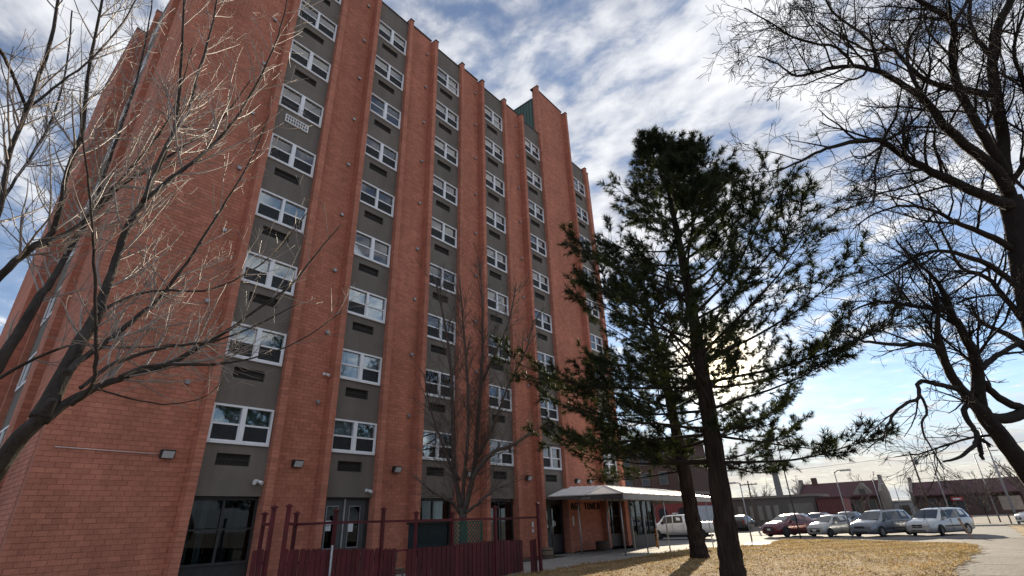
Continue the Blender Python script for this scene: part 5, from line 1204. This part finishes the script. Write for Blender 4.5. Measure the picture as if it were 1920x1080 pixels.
gable('depot_building', 'brick depot with dark red gabled roof and chimneys, left of two', 150, 15, 11.9 * K, 24.3 * K, -0.5, 4.6, 7.6, (12.8 * K, 15.6 * K, 7.0), [(y_, y_ + 1.6, 0.6, 3.2) for y_ in (17.3, 20.2, 23.2, 28.5)], [(21.8, 22.9, 2.6), (26, 27.2, 2.6)], (22.2 * K,))
gable('depot_building', 'brick depot with dark red gabled roof behind the white minivan', 143, 15, -14, 6.95 * 143 / 105, -0.5, 3.9, 6.3, None, [(y_, y_ + 1.6, 0.4, 2.8) for y_ in (-9, -5.5, -2, 1.5, 6.0)], [(3.6, 4.8, 2.4)], ())
sg = thing('hanging_sign', 'small red sign under the eave of the right depot', 'sign', (141.5, 2.6, 2.4)); mb = MB(); mb.box(141.4, 141.5, 1.6, 3.5, 2.2, 2.9); mb.build('panel', M['sign_red'], sg); mb = MB(); mb.box(141.37, 141.399, 1.9, 3.2, 2.4, 2.7); mb.build('lettering_strip', M['plate'], sg); mb = MB(); mb.box(141.43, 141.47, 1.9, 1.95, 2.9, 3.6); mb.box(141.43, 141.47, 3.1, 3.15, 2.9, 3.6); mb.build('hanger', M['black'], sg)
# low tan warehouse with tall pale windows
wh = thing('warehouse', 'low tan warehouse with tall pale windows and a garage door', 'building', (94, 24, -0.5))
q = 90 / 80
mb = MB(); mb.box(90, 100, 15.87 * q, 40, -0.6, 3.4); mb.build('wall', M['tan_wall'], wh)
mb = MB(); mb.box(89.8, 100.2, 15.7 * q, 40.2, 3.4, 3.75); mb.build('parapet', M['stone_trim'], wh)
for y_ in (23.0, 24.2, 25.4, 26.6, 28.4, 30.2):
    mb = MB(); mb.box(89.9, 90.0, y_, y_ + 0.75, 0.3, 2.4); f = mb.build('window', M['stone_trim'], wh); mb = MB(); mb.box(89.86, 89.899, y_ + 0.06, y_ + 0.69, 0.4, 2.35); mb.build('pane', M['tan_window'], f)
mb = MB(); mb.box(89.92, 90.0, 18.2, 21.6, -0.55, 2.5); mb.build('garage_door', mat('garage', (0.19, 0.175, 0.155), 0.8, (0.16, 0.15, 0.135), 2), wh)
mb = MB(); mb.box(89.86, 89.919, 19.0, 20.4, 0.0, 0.6); mb.build('sign_panel', M['dark_frame'], wh)
# red corrugated shed beside it
sh = thing('metal_shed', 'red ribbed metal shed between warehouse and left depot', 'shed', (92, 16, -0.5))
mb = MB(); mb.box(88.5, 94, 12.9 * 88.5 / 80 - 0.2, 17.4, -0.6, 3.0); mb.build('wall', M['red_siding'], sh)
for i in range(9):
    y_ = 14.3 + i * 0.36; mb = MB(); mb.box(88.42, 88.5, y_ - 0.04, y_ + 0.04, -0.5, 3.0); mb.build('rib', M['dark_frame'], sh)
mb = MB(); mb.box(88.3, 94.2, 13.9, 17.6, 3.0, 3.15); mb.build('roof', M['roof_red'], sh)
# low white building between the depots
lb = thing('storage_building', 'low pale metal building between the two depots', 'building', (170, 11, -0.5))
mb = MB(); mb.box(165, 175, 8, 18, -0.6, 2.6); mb.build('wall', M['sheet_metal'], lb); mb = MB(); mb.box(164.6, 175.4, 7.6, 18.4, 2.6, 2.9); mb.build('roof', M['white_paint'], lb)
for y_ in (9.5, 12.5): mb = MB(); mb.box(164.9, 165, y_, y_ + 2, -0.5, 1.8); mb.build('door', M['tan_wall'], lb)
# brick block behind the canopy: painted red ground floor, dark storeys with windows
bb = thing('brick_block', 'brick block with painted red ground floor behind the canopy', 'building', (83, 40, -0.5))
BX, BY = 80.0, 31.6
mb = MB(); mb.box(BX, BX + 7, BY, 62, -0.6, 4.4); mb.build('ground_floor', M['red_wall'], bb)
mb = MB(); mb.box(BX + 0.05, BX + 7, BY + 0.05, 62, 4.4, 11.9); mb.build('upper_wall', M['brick_dark'], bb)
mb = MB(); mb.box(BX - 0.3, BX + 7.1, BY - 0.3, 62.2, 4.3, 4.7); mb.build('string_course', M['stone_trim'], bb); mb = MB(); mb.box(BX - 0.45, BX + 7.2, BY - 0.45, 62.3, 11.9, 12.5); mb.build('cornice', M['stone_trim'], bb)
for z_ in (5.9, 9.0):
    for i in range(9):
        y_ = BY + 0.9 + i * 3.1; mb = MB(); mb.box(BX - 0.08, BX + 0.05, y_, y_ + 1.4, z_, z_ + 2.0); f = mb.build('window', M['stone_trim'], bb)
        for h_ in (0, 1): mb = MB(); mb.box(BX - 0.12, BX - 0.081, y_ + 0.12, y_ + 1.28, z_ + 0.12 + h_ * 0.93, z_ + 0.95 + h_ * 0.93); mb.build('pane', M['glass_far'], f)
for y_ in (33.4, 36.6, 39.8, 43.2):
    mb = MB(); mb.prism([(y_, 0.3), (y_ + 1.3, 0.3), (y_ + 1.3, 2.2), (y_ + 0.95, 2.55), (y_ + 0.35, 2.55), (y_, 2.2)], 'x', BX - 0.1, BX); mb.build('arched_opening', M['black'], bb)
gw = thing('garden_wall', 'pale metal clad low wall right of the brick block', 'wall', (78, 29, -0.4))
for i in range(9):
    x_ = 72 + i * 1.3; mb = MB(); mb.box(x_, x_ + 1.24, 29.2, 29.3, -0.6, 2.6); mb.build('panel', M['sheet_metal'], gw)
# factory chimney
ch = thing('factory_chimney', 'tall pale tapering chimney stack beyond the warehouse', 'chimney', (180, 44.9, -0.5))
mb = MB(); mb.tube([(180, 44.9, -0.6), (180, 44.9, 6), (180, 44.9, 18.5), (180, 44.9, 19.2)], [1.1, 0.98, 0.72, 0.80], 20); mb.build('shaft', mat('stack', (0.17, 0.167, 0.167), 0.8, (0.135, 0.133, 0.133), 0.4), ch)
mb = MB(); mb.tube([(180, 44.9, 19.2), (180, 44.9, 19.5)], [0.84, 0.84], 20); mb.build('rim', M['dark_frame'], ch)
# poles
def pole(name, label, cat, x, y, h, r, m, arm=None, xfm=False, group=None, cross=False, head='lamp_head'):
    g = gz(x); t = thing(name, label, cat, (x, y, g), 0, group)
    mb = MB(); mb.tube([(x, y, g - 0.1), (x, y, g + h)], [r, r * 0.65], 8); mb.build('pole', m, t)
    if arm:
        for (dx, dy, dz) in arm:
            mb = MB(); mb.tube([(x, y, g + h - 0.1), (x + dx * 0.5, y + dy * 0.5, g + h + dz), (x + dx, y + dy, g + h + dz)], 0.035, 5); a = mb.build('arm', m, t)
            mb = MB(); ex, ey = x + dx, y + dy; L = math.hypot(dx, dy); ux, uy = dx / L, dy / L
            mb.obox((ex + ux * 0.25, ey + uy * 0.25, g + h + dz - 0.02), (ux * 0.35, uy * 0.35, 0), (-uy * 0.13, ux * 0.13, 0), (0, 0, 0.06)); mb.build(head, M['sheet_metal'], a)
    if cross:
        mb = MB(); mb.box(x - 0.06, x + 0.06, y - 1.1, y + 1.1, g + h - 0.5, g + h - 0.38); mb.build('crossarm', m, t)
        for yy in (-0.95, -0.4, 0.4, 0.95): mb = MB(); mb.tube([(x, y + yy, g + h - 0.38), (x, y + yy, g + h - 0.24)], 0.05, 6); mb.build('insulator', M['sheet_metal'], t)
    if xfm: mb = MB(); mb.tube([(x, y - 0.35, g + h * 0.80), (x, y - 0.35, g + h * 0.90)], 0.22, 10); mb.build('transformer', M['pole_metal'], t)
    return t
pole('flag_pole', 'thin dark pole behind the red crossover casting a line on the lawn', 'pole', 46.0, 10.75, 7.3, 0.055, M['dark_frame'])
pole('lamp_post', 'pale thin lamp post beside the silver hatchback', 'lamp', 46.6, 7.45, 4.5, 0.05, M['pole_metal'], [(0.0, -0.5, 0.05)])
pole('lamp_post', 'pale lamp post left of the parked cars', 'lamp', 45.0, 14.0, 4.1, 0.06, M['pole_metal'], [(0.2, 0.45, 0.05)])
pole('utility_pole', 'dark wooden pole just right of the left lamp post', 'pole', 72, 21.4, 5.6, 0.13, M['pole_wood'], cross=True)
pole('utility_pole', 'wooden pole with transformer left of the white minivan', 'pole', 95, 5.05, 9.2, 0.15, M['pole_wood'], xfm=True, cross=False)
pole('street_lamp', 'tall pale street lamp rising behind the white minivan', 'lamp', 88, 2.75, 9.0, 0.10, M['pole_metal'], [(0.1, -1.6, 0.25)])
pole('street_lamp', 'tall dark street lamp by the right bare bush', 'lamp', 74, -2.7, 9.3, 0.11, M['pole_metal'], [(0.1, 2.0, 0.2)])
pole('street_lamp', 'slim lamp with arm in front of the right bare bush', 'lamp', 86, -1.6, 7.6, 0.08, M['pole_metal'], [(0, -1.8, 0.2)])
pole('street_lamp', 'small double armed street lamp between the depots', 'lamp', 135, 11.6, 6.2, 0.10, M['pole_metal'], [(0, 2.0, 0.3), (0, -2.0, 0.3)])
pole('street_lamp', 'single arm street lamp above the left depot gable end', 'lamp', 128, 14.2, 7.2, 0.10, M['pole_metal'], [(0, -2.6, 0.3)])
# overhead wires between the wooden poles
for i, (a, b) in enumerate((((95, 5.05, 8.2), (74, -14, 9.0)), ((95, 5.05, 8.2), (112, 60, 9.5)))):
    a, b = Vector(a), Vector(b); n = 14; mb = MB(); mb.tube([a.lerp(b, k / n) - Vector((0, 0, 0.9 * (1 - (2 * k / n - 1) ** 2))) for k in range(n + 1)], 0.02, 4)
    mb.build('overhead_wire', M['black'], None, label=('sagging black wire running right from the transformer pole', 'sagging black wire running left from the transformer pole')[i], cat='wire')
# leaning timber stake by the van, street furniture at the right
sk_ = thing('timber_stake', 'short tan timber stake leaning beside the white minivan', 'stake', (45.6, 0.95, gz(45.6)))
mb = MB(); mb.bar((45.6, 0.80, gz(45.6) - 0.05), (45.75, 1.12, gz(45.6) + 1.05), 0.11, 0.09); mb.build('timber', mat('timber', (0.36, 0.25, 0.16), 0.9, (0.27, 0.185, 0.12), 6), sk_)
mb = MB(); mb.bar((45.745, 1.115, gz(45.6) + 1.06), (45.752, 1.128, gz(45.6) + 1.10), 0.12, 0.10); mb.build('end_cap', M['wood_weathered'], sk_)
cbx = thing('notice_board', 'weathered two post board near the right edge by the street', 'board', (76, -2.9, gz(76)))
for y_ in (-3.5, -2.2):
    mb = MB(); mb.box(76 - 0.06, 76 + 0.06, y_ - 0.06, y_ + 0.06, gz(76) - 0.05, gz(76) + 2.6); mb.build('post', M['pole_wood'], cbx)
mb = MB(); mb.box(75.9, 75.935, -3.7, -2.0, gz(76) + 1.3, gz(76) + 2.6); mb.build('panel', mat('board_tan', (0.30, 0.25, 0.21), 0.9, (0.22, 0.185, 0.16), 3), cbx)
# far trees
random.seed(5)
PF = dict(seg=[0.9, 0.6, 0.4], jit=[0.14, 0.18, 0.22], trop=[0.06, 0.04, 0.02], n=[4, 3, 3], kids=[1.5, 2.2, 0], t0=0.15, ang=(25, 58), ratio=(0.35, 0.6), levels=3, rmin=0.017, r0=0.06)
def far_tree(name, label, x, y, h, spread, k=7, P=PF, m='bark_brown', ts=1.0):
    t = thing(name, label, 'tree', (x, y, gz(x)), 0, 'bare trees in the distance'); tr = MB(); tw = MB(); b = Vector((x, y, gz(x) - 0.05))
    tr.tube([b, b + Vector((0, 0, h * 0.12)), b + Vector((0.05, 0.1, h * 0.3))], [h * 0.028 * ts, h * 0.022 * ts, h * 0.018 * ts], 7)
    for i in range(k):
        a = 6.283 * i / k + ru(-0.3, 0.3); z0 = h * ru(0.12, 0.3); e = b + Vector((math.cos(a) * spread * ru(0.5, 1), math.sin(a) * spread * ru(0.5, 1), h * ru(0.65, 1.0)))
        s = b + Vector((0, 0, z0)); mid = s.lerp(e, 0.5) + Vector((ru(-.3, .3), ru(-.3, .3), h * 0.06)); limb(tr, tw, [(s, h * 0.015 * ts), (mid, h * 0.009 * ts), (e, h * 0.003)], P, 2.2, h * 0.2, 5, None, 0.05)
    tr.build('trunk', M[m], t); tw.build('twigs', M[m], t, kind='stuff')
far_tree('bare_bush', 'wide bare bush by the street near the right edge', 80, -0.6, 5.9, 4.2, 26, dict(PF, rmin=0.013, kids=[2.6, 3.4, 0]), ts=0.4)
far_tree('bare_tree', 'bare street tree behind the bush at the far right', 100, -6.0, 8.5, 4.5, 10)
far_tree('bare_tree', 'bare tree over the ridge of the left depot', 172, 20.5, 10.5, 4.0, 9, dict(PF, rmin=0.022))
far_tree('bare_tree', 'bare tree behind the warehouse roof by the chimney', 150, 42, 9.0, 4.5, 9, dict(PF, rmin=0.022))
far_tree('bare_tree', 'bare tree right of the factory chimney', 165, 36, 10.5, 3.5, 9, dict(PF, rmin=0.022))
far_tree('bare_tree', 'small bare tree in front of the left depot', 128, 17.5, 5.0, 3.0, 9, dict(PF, rmin=0.018))
far_tree('bare_tree', 'small bare tree in the gap between the depots', 138, 8.9, 5.5, 2.4, 8, dict(PF, rmin=0.02))
far_tree('bare_tree', 'low bare shrub at the foot of the right depot', 120, 4.8, 3.4, 2.2, 8, dict(PF, rmin=0.018))
